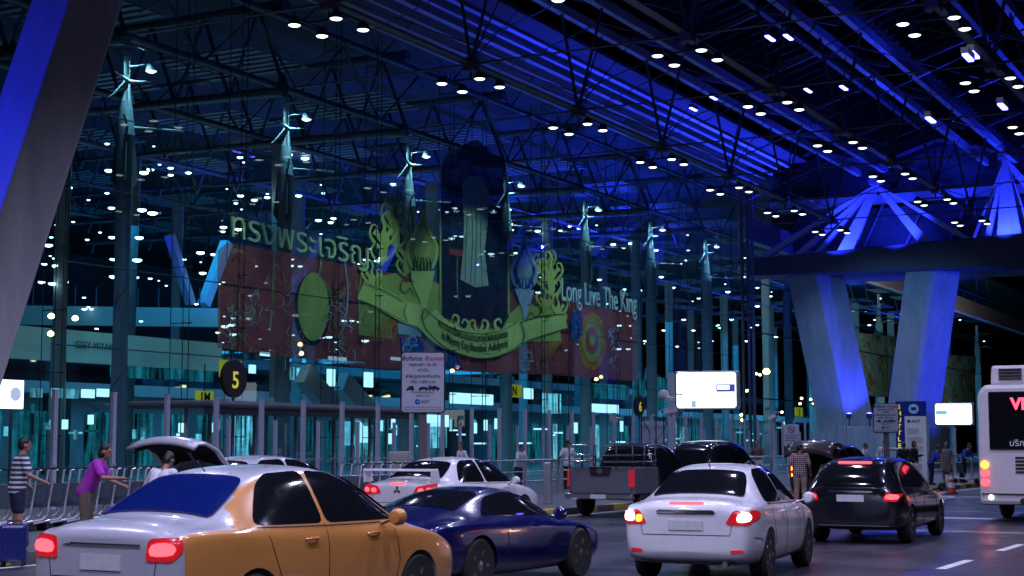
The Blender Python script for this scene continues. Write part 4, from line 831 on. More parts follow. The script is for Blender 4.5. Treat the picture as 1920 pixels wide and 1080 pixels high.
# --- hatchbacks, people carriers
HATCH = [(0, .42, .98, 1.1, .86, .6), (.06, .3, 1.04, 1.3, .94, .62), (.28, .24, 1.04, 1.6, .98, .6), (.6, .22, 1.03, 1.7, 1, .6), (1.3, .2, 1.02, 1.74, 1, .6), (2.1, .2, 1.0, 1.74, 1, .6), (2.7, .2, .98, 1.64, 1, .62), (3.15, .2, .97, 1.35, 1, .66), (3.5, .2, .96, 1.07, 1, .7), (4.0, .22, .9, .97, .97, .68), (4.35, .26, .76, .83, .9, .6), (4.5, .34, .62, .68, .78, .5)]
def hatch_kit(t, sh, W, paint, L=1, rear=True, H=1):
    G = VM['glass']
    for ax in ('right', 'left'):
        for pp in ([(.3, 1.14), (.42, 1.5), (.95, 1.6), (1.0, 1.12)], [(1.06, 1.12), (1.06, 1.62), (1.95, 1.64), (1.95, 1.08)], [(2.02, 1.08), (2.02, 1.62), (2.55, 1.55), (3.1, 1.12), (3.0, 1.06)]): sh.patch([(y * L, z * H) for y, z in pp], ax, 'side_window', G, t, rnd=1)
        for pp in ([(1.99, 1.04), (1.99, .35)], [(1.03, 1.06), (1.2, .8), (1.35, .5)], [(3.08, 1.0), (3.12, .4)]): sh.seam([(y * L, z * H) for y, z in pp], ax, t)
        for y in (1.75, 2.75):
            h, nn, d = sh.hit((y * L, .95 * H), ax); MB().tube([h + Vector((0, -.09, 0)), h + nn * .035, h + Vector((0, .09, 0))], .014, 6).build('door_handle', VM[paint], t, True)
    if rear: sh.patch([(-.62, 1.14 * H), (.62, 1.14 * H), (.56, 1.58 * H), (-.56, 1.58 * H)], 'rear', 'rear_window', G, t)
    sh.patch([(-.54, 2.66 * L), (.54, 2.66 * L), (.62, 3.3 * L), (-.62, 3.3 * L)], 'top', 'windscreen', G, t)
    sh.seam([(-.66, .32), (.66, .32)], 'rear', t, .04, VM['trim'], 'bumper_trim')
    for sx in (-1, 1): mirror(t, sx * (W / 2 - .03), 3.0 * L, 1.08 * H, VM[paint], sx)
t, sh, st = car('moving black people carrier between the white sedan and the bus', (-7.75, 26.8, 0), math.radians(2), 'black', W=1.8, st=HATCH, wy=(.9, 3.55), rw=.33, H=.87, L=.98, cat='car')
hatch_kit(t, sh, 1.8, 'black', .98, H=.87)
for sx in (-1, 1): taillamp(t, sh, [(.56, .76), (.8, .74), (.86, .88), (.62, .9)], sx, 'rear', 'tail', [(.6, .79), (.82, .78), (.82, .87), (.62, .87)], 'tailon')
sh.patch([(-.3, 1.4), (.3, 1.4), (.3, 1.425), (-.3, 1.425)], 'rear', 'brake_lamp', VM['tailon'], t, off=.014, rings=2, rnd=1)
sh.patch([(-.24, .74), (.24, .74), (.24, .86), (-.24, .86)], 'rear', 'number_plate', VM['plate'], t, off=.014, rnd=0, rings=2); sh.patch([(-.4, .9), (.4, .9), (.38, .93), (-.38, .93)], 'rear', 'boot_trim', M['chrome'], t, off=.016, rings=2, rnd=1)
t, sh, st = car('black people carrier parked in front of the pickup', (-15.95, 39.6, 0), 0, 'black', W=1.8, st=HATCH, wy=(.9, 3.55), rw=.34, H=1.06, L=1.04)
hatch_kit(t, sh, 1.8, 'black')
for sx in (-1, 1): taillamp(t, sh, [(.56, .84), (.8, .82), (.86, .98), (.62, 1.0)], sx)
t, sh, st = car('dark brown people carrier parked with its tailgate raised', (-14.1, 45.2, 0), 0, 'brown', W=1.82, st=HATCH, wy=(.9, 3.55), rw=.34, H=1.0, L=1.04)
hatch_kit(t, sh, 1.82, 'brown', rear=False)
sh.patch([(-.64, .72), (.64, .72), (.58, 1.56), (-.58, 1.56)], 'rear', 'boot_opening', VM['well'], t)
for sx in (-1, 1): taillamp(t, sh, [(.7, .76), (.86, .76), (.86, 1.1), (.72, 1.1)], sx, 'rear', 'tail', [(.73, .94), (.84, .95), (.84, 1.06), (.73, 1.06)], 'amber'); sh.patch([(sx * .72, .76), (sx * .84, .77), (sx * .84, .86), (sx * .72, .86)], 'rear', 'indicator', VM['amber'], t, off=.026, rings=2)
vs = []; fs = []
for k in range(9):
    u = -1 + k / 4
    for y, z in ((.5, 1.74), (.1, 1.86), (-.3, 1.84), (-.62, 1.66), (-.72, 1.45)): vs.append((u * .74, y, z - .12 * u * u))
for k in range(8):
    for j in range(4): fs.append((k * 5 + j, k * 5 + j + 1, (k + 1) * 5 + j + 1, (k + 1) * 5 + j))
o = MB().add(vs, fs).build('tailgate', VM['brown'], t, True, fix=False); sm = o.modifiers.new('thick', 'SOLIDIFY'); sm.thickness = .06; sm.offset = 0
for sx in (-1, 1): MB().tube([(sx * .66, .25, 1.3), (sx * .66, -.2, 1.74)], .015, 6).build('gas_strut', M['black'], o)
# --- pickup with bed rails
t = empty('pickup_truck', (-15.9, 33.9, 0), 0, 'silver grey pickup truck with chrome rails round its bed', 'pickup truck')
CAB = [(1.5, .45, 1.05, 1.2, .97, .66), (1.56, .35, 1.08, 1.7, .99, .62), (1.8, .32, 1.07, 1.77, 1, .61), (2.6, .3, 1.06, 1.77, 1, .61), (3.1, .3, 1.05, 1.66, 1, .63), (3.6, .3, 1.04, 1.2, 1, .68), (3.9, .3, 1.03, 1.1, 1, .7), (4.6, .32, .98, 1.05, .97, .68), (4.95, .4, .82, .9, .9, .6), (5.05, .5, .7, .76, .8, .5)]
me = cage_mesh(CAB, 1.76, (4.25,), .42); me.materials.append(VM['black']); sh = Shell(me); link('cab', me, t, True)
sh.patch([(-.6, 1.2), (.6, 1.2), (.55, 1.6), (-.55, 1.6)], 'rear', 'rear_window', VM['glass'], t)
for ax in ('right', 'left'): sh.patch([(1.7, 1.14), (1.75, 1.6), (2.45, 1.64), (2.45, 1.12)], ax, 'side_window', VM['glass'], t, rnd=1); sh.patch([(2.52, 1.12), (2.52, 1.64), (2.95, 1.6), (3.5, 1.12)], ax, 'side_window', VM['glass'], t, rnd=1); sh.seam([(2.48, 1.08), (2.48, .4)], ax, t)
b = MB(); b.span((-.88, 0.03, .55), (-.80, 1.48, 1.18)).span((.80, 0.03, .55), (.88, 1.48, 1.18)).span((-.8, .03, .55), (.8, 1.48, .62)).span((-.8, 1.4, .62), (.8, 1.48, 1.18)); b.build('bed', VM['grey'], t, bevel=.02)
tg = MB().span((-.79, -.03, .56), (.79, .025, 1.2)).build('tailgate', VM['grey'], t, bevel=.02)
MB().prism([(-.3, 1.19), (.3, 1.19), (.24, .98), (-.24, .98)], 'y', -.045, -.028).build('badge_panel', VM['trim'], tg)
bd = MB().lathe([(.06, -.06), (.075, -.06), (.075, -.045), (.06, -.045)], (0, 0, 1.09), 20, 'y').span((-.1, -.062, 1.08), (.1, -.046, 1.10)); bd.build('badge', M['chrome'], tg)
MB().span((-.9, -.16, .42), (.9, .0, .56)).build('bumper', M['chrome'], t, bevel=.03); MB().span((-.2, -.175, .44), (.2, -.162, .54)).build('number_plate', VM['plate'], t)
for sx in (-1, 1):
    l = MB().span((sx * .80 - .05, -.035, .72), (sx * .80 + .085 * sx, .02, 1.12)).build('tail_lamp', VM['tail'], t, bevel=.01)
    for y, r in ((.75, .36), (4.25, .36)): wheel(t, sx * .76, y, r, sx)
rl = MB(); r = .022
for z, y0 in ((1.32, -.02), (1.48, -.02), (1.72, -.05)):
    rl.tube([(-.84, 1.4, z), (-.84, y0, z), (-.78, y0 - .05, z), (-.1, y0 - .05, z)], r, 8).tube([(.84, 1.4, z), (.84, y0, z), (.78, y0 - .05, z), (.1, y0 - .05, z)], r, 8)
for x, y in ((-.84, 0), (-.84, .7), (-.84, 1.38), (.84, 0), (.84, .7), (.84, 1.38), (-.1, -.08), (.1, -.08), (-.45, -.08), (.45, -.08)): rl.tube([(x, y, 1.18), (x, y, 1.73)], .018, 8)
rl.build('bed_rail', M['chrome'], t, True)
# --- city bus
t = empty('city_bus', (-6.15, 35.9, 0), math.radians(0), 'white city bus seen from behind at the right edge, red sign lit', 'bus')
body = MB().prism([(-1.25, .38), (1.25, .38), (1.27, 1.2), (1.25, 2.9), (1.1, 3.08), (-1.1, 3.08), (-1.25, 2.9), (-1.27, 1.2)], 'y', 0, 10.5).build('body', VM['bus'], t, bevel=.09)
MB().prism([(-1.0, 3.08), (1.0, 3.08), (.97, 3.52), (-.97, 3.52)], 'y', .25, 3.2).build('roof_unit', VM['bus'], t, bevel=.06)
for x0 in (-.8, -.12, .45):
    g = MB()
    for k in range(4): g.span((x0, .215, 3.2 + k * .07), (x0 + .5, .255, 3.235 + k * .07))
    g.build('vent_grille', VM['trim'], t)
w = MB().span((-1.0, -.04, 1.62), (1.0, .01, 2.92)).build('rear_window', VM['glass'], t, bevel=.05)
text('VM', 'red_display', M['red_led'], w, (-.52, -.05, 2.52), (1, 0, 0), (0, 0, 1), .36, ext=.004, bold=.012); text('678', 'red_display', M['red_led'], w, (.1, -.05, 2.26), (1, 0, 0), (0, 0, 1), .13, ext=.004) if False else None
for x0 in (-.45, .35):
    g = MB()
    for k in range(5): g.span((x0, -.02, 1.1 + k * .08), (x0 + .62, .01, 1.14 + k * .08))
    g.build('vent_grille', VM['trim'], t)
MB().lathe([(.17, -.03), (.17, .01), (.13, .012)], (.15, 0, .92), 20, 'y').build('round_cap', VM['trim'], t); MB().lathe([(.07, -.06), (.07, .02)], (-.3, 0, .47), 14, 'y').build('exhaust_pipe', VM['trim'], t)
for sx in (-1, 1):
    for k, z in enumerate((1.28, 1.08, .88)):
        MB().lathe([(.085, 0), (.09, -.02), (.06, -.045), (.001, -.05)], (sx * 1.12, -.005, z), 18, 'y').build('tail_lamp', VM['amber'] if k == 0 else VM['tailon'], t, True)
    MB().lathe([(.06, 0), (.04, -.03), (.001, -.03)], (sx * 1.0, -.005, .55), 14, 'y').build('reversing_lamp', M['lamp'] if sx < 0 else VM['tail'], t, True)
    for y in (2.4, 8.2): wheel(t, sx * 1.12, y, .48, sx)
    for k in range(5): MB().span((sx * 1.262 - .012, .8 + k * 1.9, 1.5), (sx * 1.262 + .012, 2.5 + k * 1.9, 2.65)).build('side_window', VM['glass'], t, bevel=.005)
MB().span((-1.2, -.03, .62), (1.2, .005, .64)).build('bumper_seam', VM['trim'], t)
text('บริการ', 'window_lettering', M['white'], w, (-.55, -.045, 1.7), (1, 0, 0), (0, 0, 1), .2, ext=.002)
# ================================================================== people
PM = dict(skin=mat('skin', (.33, .17, .11), .5, noise=.08, scale=8), hair=mat('hair', (.008, .007, .007), .5), purple=mat('purple_cloth', (.34, .02, .38), .8, noise=.12, scale=6, bump=.3), white=mat('white_cloth', (.66, .66, .72), .8, noise=.08, scale=5, bump=.3),
          khaki=mat('khaki_cloth', (.13, .10, .08), .85, noise=.12, scale=6), navy=mat('navy_cloth', (.012, .016, .05), .85), dark=mat('black_cloth', (.012, .012, .016), .85), blue=mat('blue_cloth', (.015, .05, .42), .8, noise=.1, scale=6), grey=mat('grey_cloth', (.1, .1, .12), .85), beige=mat('beige_cloth', (.35, .26, .2), .85, noise=.2, scale=8),
          shoe=mat('shoe_leather', (.015, .012, .012), .5), eye=mat('eye_white', (.6, .6, .6), .3), brownt=mat('brown_shirt', (.13, .09, .08), .85))
def stripes():
    m = mat('striped_cloth', (.3, .3, .34), .85); nt = m.node_tree; tc = nt.nodes.new('ShaderNodeTexCoord'); w = nt.nodes.new('ShaderNodeTexWave'); w.bands_direction = 'Z'; w.inputs['Scale'].default_value = 4
    r = nt.nodes.new('ShaderNodeValToRGB'); r.color_ramp.elements[0].color = (.03, .04, .06, 1); r.color_ramp.elements[1].color = (.55, .56, .6, 1); r.color_ramp.elements[0].position = .55; r.color_ramp.elements[1].position = .7
    nt.links.new(tc.outputs['Object'], w.inputs[0]); nt.links.new(w.outputs[0], r.inputs[0]); nt.links.new(r.outputs[0], nt.nodes['Principled BSDF'].inputs[0]); return m
def plaid():
    m = mat('plaid_cloth', (.3, .1, .1), .85); nt = m.node_tree; tc = nt.nodes.new('ShaderNodeTexCoord'); mix = None
    outs = []
    for ax, sc in (('X', 5.5), ('Z', 5.5)):
        w = nt.nodes.new('ShaderNodeTexWave'); w.bands_direction = ax; w.inputs['Scale'].default_value = sc; r = nt.nodes.new('ShaderNodeMapRange'); r.inputs['From Min'].default_value = .72; r.inputs['From Max'].default_value = .86
        nt.links.new(tc.outputs['Object'], w.inputs[0]); nt.links.new(w.outputs[0], r.inputs[0]); outs.append(r)
    a = nt.nodes.new('ShaderNodeMath'); a.operation = 'ADD'; nt.links.new(outs[0].outputs[0], a.inputs[0]); nt.links.new(outs[1].outputs[0], a.inputs[1])
    r = nt.nodes.new('ShaderNodeValToRGB'); r.color_ramp.elements[0].color = (.09, .03, .05, 1); r.color_ramp.elements[1].color = (.75, .62, .6, 1); r.color_ramp.elements[1].position = 1
    h = nt.nodes.new('ShaderNodeMath'); h.operation = 'MULTIPLY'; h.inputs[1].default_value = .5; nt.links.new(a.outputs[0], h.inputs[0]); nt.links.new(h.outputs[0], r.inputs[0]); nt.links.new(r.outputs[0], nt.nodes['Principled BSDF'].inputs[0]); return m
def floral():
    m = mat('patterned_cloth', (.1, .14, .16), .85); nt = m.node_tree; tc = nt.nodes.new('ShaderNodeTexCoord'); n = nt.nodes.new('ShaderNodeTexVoronoi'); n.inputs['Scale'].default_value = 22
    r = nt.nodes.new('ShaderNodeValToRGB'); r.color_ramp.elements[0].color = (.02, .05, .07, 1); r.color_ramp.elements[1].color = (.3, .26, .24, 1); nt.links.new(tc.outputs['Object'], n.inputs[0]); nt.links.new(n.outputs[0], r.inputs[0]); nt.links.new(r.outputs[0], nt.nodes['Principled BSDF'].inputs[0]); return m
PM['stripe'] = stripes(); PM['plaid'] = plaid(); PM['floral'] = floral()
def capsule(mb, p, q, r0, r1, n=12):
    p, q = Vector(p), Vector(q); d = q - p; L = d.length or 1e-4; u = d / L; pts = []; rs = []
    for k in range(4): t = PI / 2 * (1 - k / 3.0); pts.append(p - u * r0 * math.sin(t)); rs.append(max(.001, r0 * math.cos(t)))
    for k in range(4): t = PI / 2 * (k / 3.0); pts.append(q + u * r1 * math.sin(t)); rs.append(max(.001, r1 * math.cos(t)))
    mb.tube(pts, rs, n)
def ellipsoid(mb, c, r, R=None, n=14):
    vs = []; fs = []; m = 9
    for i in range(m + 1):
        t = PI * i / m
        for k in range(n):
            a = 2 * PI * k / n; v = Vector((r[0] * math.sin(t) * math.cos(a), r[1] * math.sin(t) * math.sin(a), r[2] * math.cos(t))); vs.append((R @ v if R else v) + Vector(c))
    for i in range(m):
        for k in range(n): fs.append((i * n + k, (i + 1) * n + k, (i + 1) * n + (k + 1) % n, i * n + (k + 1) % n))
    mb.add(vs, fs)
def fuse(mb, name, m, parent, vox=.012, smooth=4):
    """one continuous skin from overlapping limbs"""
    me = bpy.data.meshes.new('raw'); me.from_pydata(mb.v, [], mb.f)
    bm = bmesh.new(); bm.from_mesh(me); bmesh.ops.remove_doubles(bm, verts=bm.verts, dist=.0004); bmesh.ops.recalc_face_normals(bm, faces=bm.faces); bm.to_mesh(me); bm.free()
    o = bpy.data.objects.new('raw', me); COL.objects.link(o)
    r = o.modifiers.new('r', 'REMESH'); r.mode = 'VOXEL'; r.voxel_size = vox
    s = o.modifiers.new('s', 'SMOOTH'); s.factor = .5; s.iterations = smooth
    dg = bpy.context.evaluated_depsgraph_get(); dg.update(); out = bpy.data.meshes.new_from_object(o.evaluated_get(dg)); bpy.data.objects.remove(o)
    out.materials.clear(); out.materials.append(m); out.name = name
    return link(name, out, parent, 2)
def person(label, loc, heading, h=1.68, top='white', legs='dark', lean=0, arms=((.25, -.1, 0), (.25, -.1, 0)), hair='short', stride=0, sleeves='short', skirt=False, shorts=False, female=False, look=(0, 0), vox=.013, hat=None, extra=None, knee=0):
    """heading: the way the person faces (0 = +Y). Each arm is either hand offsets (right/left out, forward, up) from the shoulder."""
    t = empty('person', loc, heading, label, 'person'); k = h / 1.70; V = lambda x, y, z: Vector((x, y, z)) * k
    hipz = .90 - knee * .1; pel = V(0, 0, hipz)
    c, s = math.cos(lean), math.sin(lean); up = lambda x, y, z: pel + Vector((x, y * c + z * s, z * c - y * s)) * k     # trunk frame tilts about the hips
    sw = .17 if female else .195; hw = .10
    chest = up(0, 0, .40); neck = up(0, .0, .54); hl = lean * .55 + look[0]
    hc = neck + Vector((0, math.sin(hl) * .14 + .015, math.cos(hl) * .14)) * k
    HR = Matrix.Rotation(look[1], 3, 'Z') @ Matrix.Rotation(-hl, 3, 'X'); hd = lambda x, y, z: hc + HR @ (Vector((x, y, z)) * k)
    b = MB(); cl = MB(); tr = MB()
    def limb(mb, p, q, r0, r1, e=0): capsule(mb, p, q, r0 * k + e, r1 * k + e)
    # trunk
    for sx in (-1, 1):
        limb(b, up(sx * .07, 0, 0), up(sx * .06, .01, .2), .105, .095); limb(b, up(sx * .06, .01, .2), up(sx * .08, 0, .40), .095, .105); limb(b, up(sx * .08, 0, .42), up(sx * (sw - .02), -.005, .47), .07, .06)
        limb(cl, up(sx * .075, 0, -.04), up(sx * .065, .01, .2), .115, .112, .012); limb(cl, up(sx * .065, .01, .2), up(sx * .085, 0, .40), .112, .115, .012); limb(cl, up(sx * .05, 0, .43), up(sx * (sw - .015), -.005, .465), .075, .066, .012)
    limb(b, up(0, 0, .44), neck + (hc - neck) * .5, .062, .05)
    ellipsoid(b, hd(0, .0, .015), (.076 * k, .094 * k, .115 * k), HR); ellipsoid(b, hd(0, .03, -.05), (.056 * k, .062 * k, .062 * k), HR)
    limb(b, hd(0, .088, .02), hd(0, .108, -.016), .010, .016)                                                            # nose
    for sx in (-1, 1): ellipsoid(b, hd(sx * .078, -.005, -.005), (.012 * k, .022 * k, .032 * k), HR, 8); limb(b, hd(sx * .014, .092, .028), hd(sx * .044, .084, .032), .010, .009)
    limb(b, hd(-.02, .086, -.052), hd(.02, .086, -.052), .011, .011); limb(b, hd(0, .07, -.09), hd(0, .075, -.085), .02, .02)
    # arms with hands
    hands = []
    for sx, a in ((1, arms[0]), (-1, arms[1])):
        sh_ = up(sx * sw, 0, .455); hand = sh_ + Vector((sx * a[0], a[1], a[2] if len(a) > 2 else 0)) * k
        d = hand - sh_; Lm = .52 * k
        if d.length > Lm: hand = sh_ + d.normalized() * Lm; d = hand - sh_
        mid = sh_ + d * .52; bend = math.sqrt(max(0, (.27 * k) ** 2 - (d.length * .5) ** 2)); pole = Vector((sx * .35, -1, -.25)); pole = pole - d.normalized() * pole.dot(d.normalized()) if d.length > 1e-3 else Vector((sx, 0, 0))
        el = mid + pole.normalized() * bend
        limb(b, sh_, el, .052, .040); limb(b, el, hand, .041, .027)
        if sleeves == 'long': limb(cl, sh_, el, .056, .047, .012); limb(cl, el, hand - (hand - el) * .06, .047, .036, .010)
        elif sleeves == 'short': limb(cl, sh_, sh_ + (el - sh_) * .72, .058, .056, .014)
        else: limb(cl, sh_, sh_ + (el - sh_) * .2, .056, .05, .012)
        u = (hand - el).normalized(); side = u.cross(Vector((0, 0, 1)) if abs(u.z) < .8 else Vector((0, 1, 0))).normalized(); nrm = u.cross(side)
        pc = hand + u * .05 * k; limb(b, hand, hand + u * .075 * k, .026, .030); limb(b, hand + side * .02 * k + u * .03 * k, hand + side * .022 * k + u * .08 * k, .018, .014); limb(b, hand - side * .02 * k + u * .03 * k, hand - side * .022 * k + u * .08 * k, .018, .014)
        for f, (o, L) in enumerate(((-.03, .062), (-.01, .075), (.01, .07), (.03, .052))):
            p0 = hand + side * o * k + u * .08 * k; p1 = p0 + (u * .8 + nrm * .35 + side * o * 3) * L * .55 * k; p2 = p1 + (u * .5 + nrm * .8) * L * .5 * k
            limb(b, p0, p1, .0092, .0088); limb(b, p1, p2, .0088, .0075)
        th = hand + u * .025 * k - side * .028 * k; limb(b, th, th + (u * .5 - side * .8 + nrm * .2) * .045 * k, .013, .010); limb(b, th + (u * .5 - side * .8 + nrm * .2) * .045 * k, th + (u * 1.2 - side * .9 + nrm * .5) * .062 * k, .010, .008)
        hands.append(hand + u * .07 * k)
    # legs
    for sx in (-1, 1):
        hp = V(sx * hw, 0, hipz - .02); ank = V(sx * (hw + .01), sx * stride * .22, .085 + (.05 if stride and sx < 0 else 0)); d = ank - hp; kn = hp + d * .5 + V(0, .03 + knee * .14 + abs(stride) * .06, 0)
        limb(b, hp, kn, .082, .055); limb(b, kn, kn + (ank - kn) * .35, .055, .056); limb(b, kn + (ank - kn) * .35, ank, .056, .036)
        if not skirt:
            e = kn if not shorts else hp + (kn - hp) * .85
            limb(tr, V(sx * hw * .8, 0, hipz + .04), hp + (e - hp) * .5, .102, .088, .012); limb(tr, hp + (e - hp) * .5, e, .088, .07, .012)
            if not shorts: limb(tr, e, ank + V(0, 0, .03), .068, .056, .012)
        limb(b, ank, ank + V(0, .11, -.05), .034, .03)
        f = MB(); capsule(f, ank + V(0, -.05, -.045), ank + V(0, .06, -.045), .043 * k, .046 * k); capsule(f, ank + V(0, .06, -.048), ank + V(0, .16, -.055), .046 * k, .034 * k); f.build('shoe', PM['shoe'], t, True)
    fuse(b, 'body', PM['skin'], t, vox); 
    if skirt:
        for z0, z1, r0, r1 in ((.02, -.16, .115, .135), (-.16, -.36, .135, .15)):
            for sx in (-1, 1): limb(cl, up(sx * .06, 0, 0) + V(0, 0, z0), up(sx * .07, 0, 0) + V(0, 0, z1), r0, r1, .01)
    fuse(cl, 'dress' if skirt else 'shirt', PM[top], t, vox)
    if not skirt: fuse(tr, 'shorts' if shorts else 'trousers', PM[legs], t, vox)
    hr = MB(); ellipsoid(hr, hd(0, -.014, .042), (.083 * k, .096 * k, .1 * k), HR); ellipsoid(hr, hd(0, -.04, .0), (.078 * k, .07 * k, .09 * k), HR)
    if hair == 'long': ellipsoid(hr, hd(0, -.05, -.09), (.085 * k, .06 * k, .13 * k), HR)
    if hair == 'bob': ellipsoid(hr, hd(0, -.035, -.05), (.09 * k, .075 * k, .09 * k), HR)
    if hair == 'scarf':
        ellipsoid(hr, hd(0, -.02, .02), (.095 * k, .105 * k, .125 * k), HR); ellipsoid(hr, hd(0, -.02, -.12), (.12 * k, .1 * k, .1 * k), HR); fuse(hr, 'headscarf', PM['beige'], t, vox)
    else: fuse(hr, 'hair', PM['hair'], t, vox)
    for sx in (-1, 1):
        e = MB(); ellipsoid(e, hd(sx * .03, .085, .012), (.012 * k, .008 * k, .007 * k), HR, 8); e.build('eye', PM['hair'], t, True)
    if extra: extra(t, up, V, hands, k)
    return t
R_ = math.radians
PAV = .15
def strap(t, up, V, hands, k):
    MB().tube([up(.11, -.13, .1), up(.12, -.135, .3), up(.1, -.09, .47), up(.1, .09, .5), up(.1, .14, .3)], .018, 6).build('strap', PM['dark'], t)
def backpack(t, up, V, hands, k):
    m = MB(); capsule(m, up(-.07, -.2, .12), up(-.07, -.2, .4), .1, .09); capsule(m, up(.07, -.2, .12), up(.07, -.2, .4), .1, .09); fuse(m, 'backpack', PM['dark'], t, .015)
    for sx in (-1, 1): MB().tube([up(sx * .13, -.1, .45), up(sx * .13, .06, .49), up(sx * .13, .13, .38), up(sx * .14, .1, .15)], .02, 6).build('strap', PM['dark'], t)
person('person in a purple shirt and khaki trousers reaching to the right beside the trolleys', (-17.75, 18.55, PAV), R_(-62), 1.66, 'purple', 'khaki', lean=.48, arms=((.06, .40, -.22), (.0, .34, -.34)), hair='bob', female=True, vox=.011)
person('person in a striped top and dark shorts standing at the left edge', (-19.0, 18.3, PAV), R_(-30), 1.7, 'stripe', 'navy', lean=.14, arms=((.1, .28, -.36), (.1, .18, -.42)), hair='short', shorts=True, vox=.012)
person('man in a white shirt stooping over the open boot of the silver sedan', (-15.75, 17.9, 0), R_(0), 1.68, 'white', 'dark', lean=.42, arms=((.08, .36, -.32), (.22, .3, -.3)), hair='short', vox=.011, look=(.25, 0))
person('small dark haired person behind the guard rail, left of the other two', (-25.5, 43.7, PAV), R_(150), 1.64, 'white', 'dark', arms=((.08, .1, -.45), (.08, .1, -.45)), vox=.014)
person('person bending near the glass doors behind the guard rail, middle one', (-25.5, 47.6, PAV), R_(-100), 1.6, 'white', 'navy', lean=.3, arms=((.05, .3, -.3), (.05, .3, -.3)), vox=.014)
person('person in a white shirt with back turned behind the guard rail', (-24.5, 49.5, PAV), R_(60), 1.72, 'white', 'dark', arms=((.12, .18, -.4), (.12, .25, -.3)), vox=.014)
person('person with a black backpack pushing a white loaded luggage trolley', (-21.5, 61.0, PAV), R_(195), 1.74, 'brownt', 'grey', lean=.1, arms=((.04, .32, -.32), (.04, .32, -.32)), vox=.014, extra=backpack)
person('man in a plaid shirt with back turned beside the open tailgate', (-14.2, 44.0, 0), R_(8), 1.74, 'plaid', 'beige', arms=((.08, .12, -.46), (.1, .06, -.48)), vox=.012, look=(.1, -.7))
person('person in a white top bent over into the open tailgate', (-13.6, 44.9, 0), R_(18), 1.6, 'white', 'grey', lean=1.0, arms=((.05, .3, -.3), (.05, .35, -.25)), vox=.013)
person('person in a pale blue shirt walking past behind the raised tailgate', (-18.2, 65.0, PAV), R_(-95), 1.62, 'white', 'blue', lean=.2, arms=((.05, .3, -.3), (.05, .25, -.35)), vox=.014)
person('man in a white shirt with a dark strap, left arm stretched out', (-16.6, 62.5, PAV), R_(200), 1.74, 'white', 'dark', arms=((.12, .1, -.45), (.5, .05, .02)), sleeves='long', vox=.013, extra=strap)
person('person in black clothes standing right beside the man in the white shirt', (-15.75, 62.2, PAV), R_(40), 1.66, 'dark', 'dark', arms=((.08, .1, -.45), (.08, .2, -.4)), sleeves='long', vox=.014)
def bagx(t, up, V, hands, k):
    m = MB(); p = hands[0]; m.prism([(p.y - .12, p.z - .42), (p.y + .12, p.z - .42), (p.y + .1, p.z - .02), (p.y - .1, p.z - .02)], 'x', p.x - .04, p.x + .04); m.build('bag', PM['white'], t, bevel=.01)
person('person in a black suit holding a white bag next to the blue bus stop pillar', (-14.95, 60.6, PAV), R_(-100), 1.7, 'dark', 'dark', arms=((.06, .12, -.44), (.06, .22, -.2)), sleeves='long', hair='bob', vox=.013, extra=bagx, female=True)
person('person wearing a beige headscarf behind the stooping one in blue', (-15.3, 63.9, PAV), R_(170), 1.6, 'beige', 'grey', arms=((.08, .1, -.45), (.08, .1, -.45)), sleeves='long', hair='scarf', female=True, vox=.014)
person('person in a bright blue shirt stooping beside the woman in the dress', (-14.55, 61.6, PAV), R_(-70), 1.64, 'blue', 'navy', lean=.55, arms=((.04, .28, -.36), (.04, .28, -.36)), vox=.013)
person('woman in a short dark patterned dress standing at the kerb', (-14.1, 62.4, PAV), R_(160), 1.66, 'floral', 'dark', arms=((.12, .05, -.46), (.12, .08, -.45)), sleeves='none', skirt=True, hair='bob', female=True, stride=.3, vox=.013)
person('man in a blue shirt bending over the empty luggage trolley', (-14.3, 66.0, PAV), R_(-110), 1.72, 'blue', 'navy', lean=.6, arms=((.04, .3, -.34), (.04, .34, -.28)), vox=.013)
# ================================================================== street furniture
post_m = mat('post_paint', (.45, .48, .6), .4, noise=.1, scale=3)
PB = dict(o=None)
def wpost(x, y, hh, w, group, label):
    m = MB().span((-w / 2, -.05, 0), (w / 2, .05, hh)).span((-.14, -.12, 0), (.14, .12, .03)).span((-w / 2 - .01, -.06, hh), (w / 2 + .01, .06, hh + .03))
    for z in (.35, 1.05): m.span((-.03, -.1, z), (.03, -.05, z + .06))
    return m.build('barrier_post', post_m)
a = wpost(0, 0, 2.9, .13, '', ''); b = wpost(0, 0, 2.35, .1, '', '')
for i in range(36):
    o = a if i == 0 else a.copy()
    if i: COL.objects.link(o)
    o.location = (-28, 24.0 + 2.06 * i, PAV); o.rotation_euler = (0, 0, R_(90)); tag(o, 'tall slim grey upright post in the front row along the pavement', 'post', 'front row of upright posts')
for i in range(26):
    o = b if i == 0 else b.copy()
    if i: COL.objects.link(o)
    o.location = (-31, 38.6 + 2.4 * i, PAV); o.rotation_euler = (0, 0, R_(90)); tag(o, 'shorter slim grey post in the row nearer the glass doors', 'post', 'rear row of upright posts')
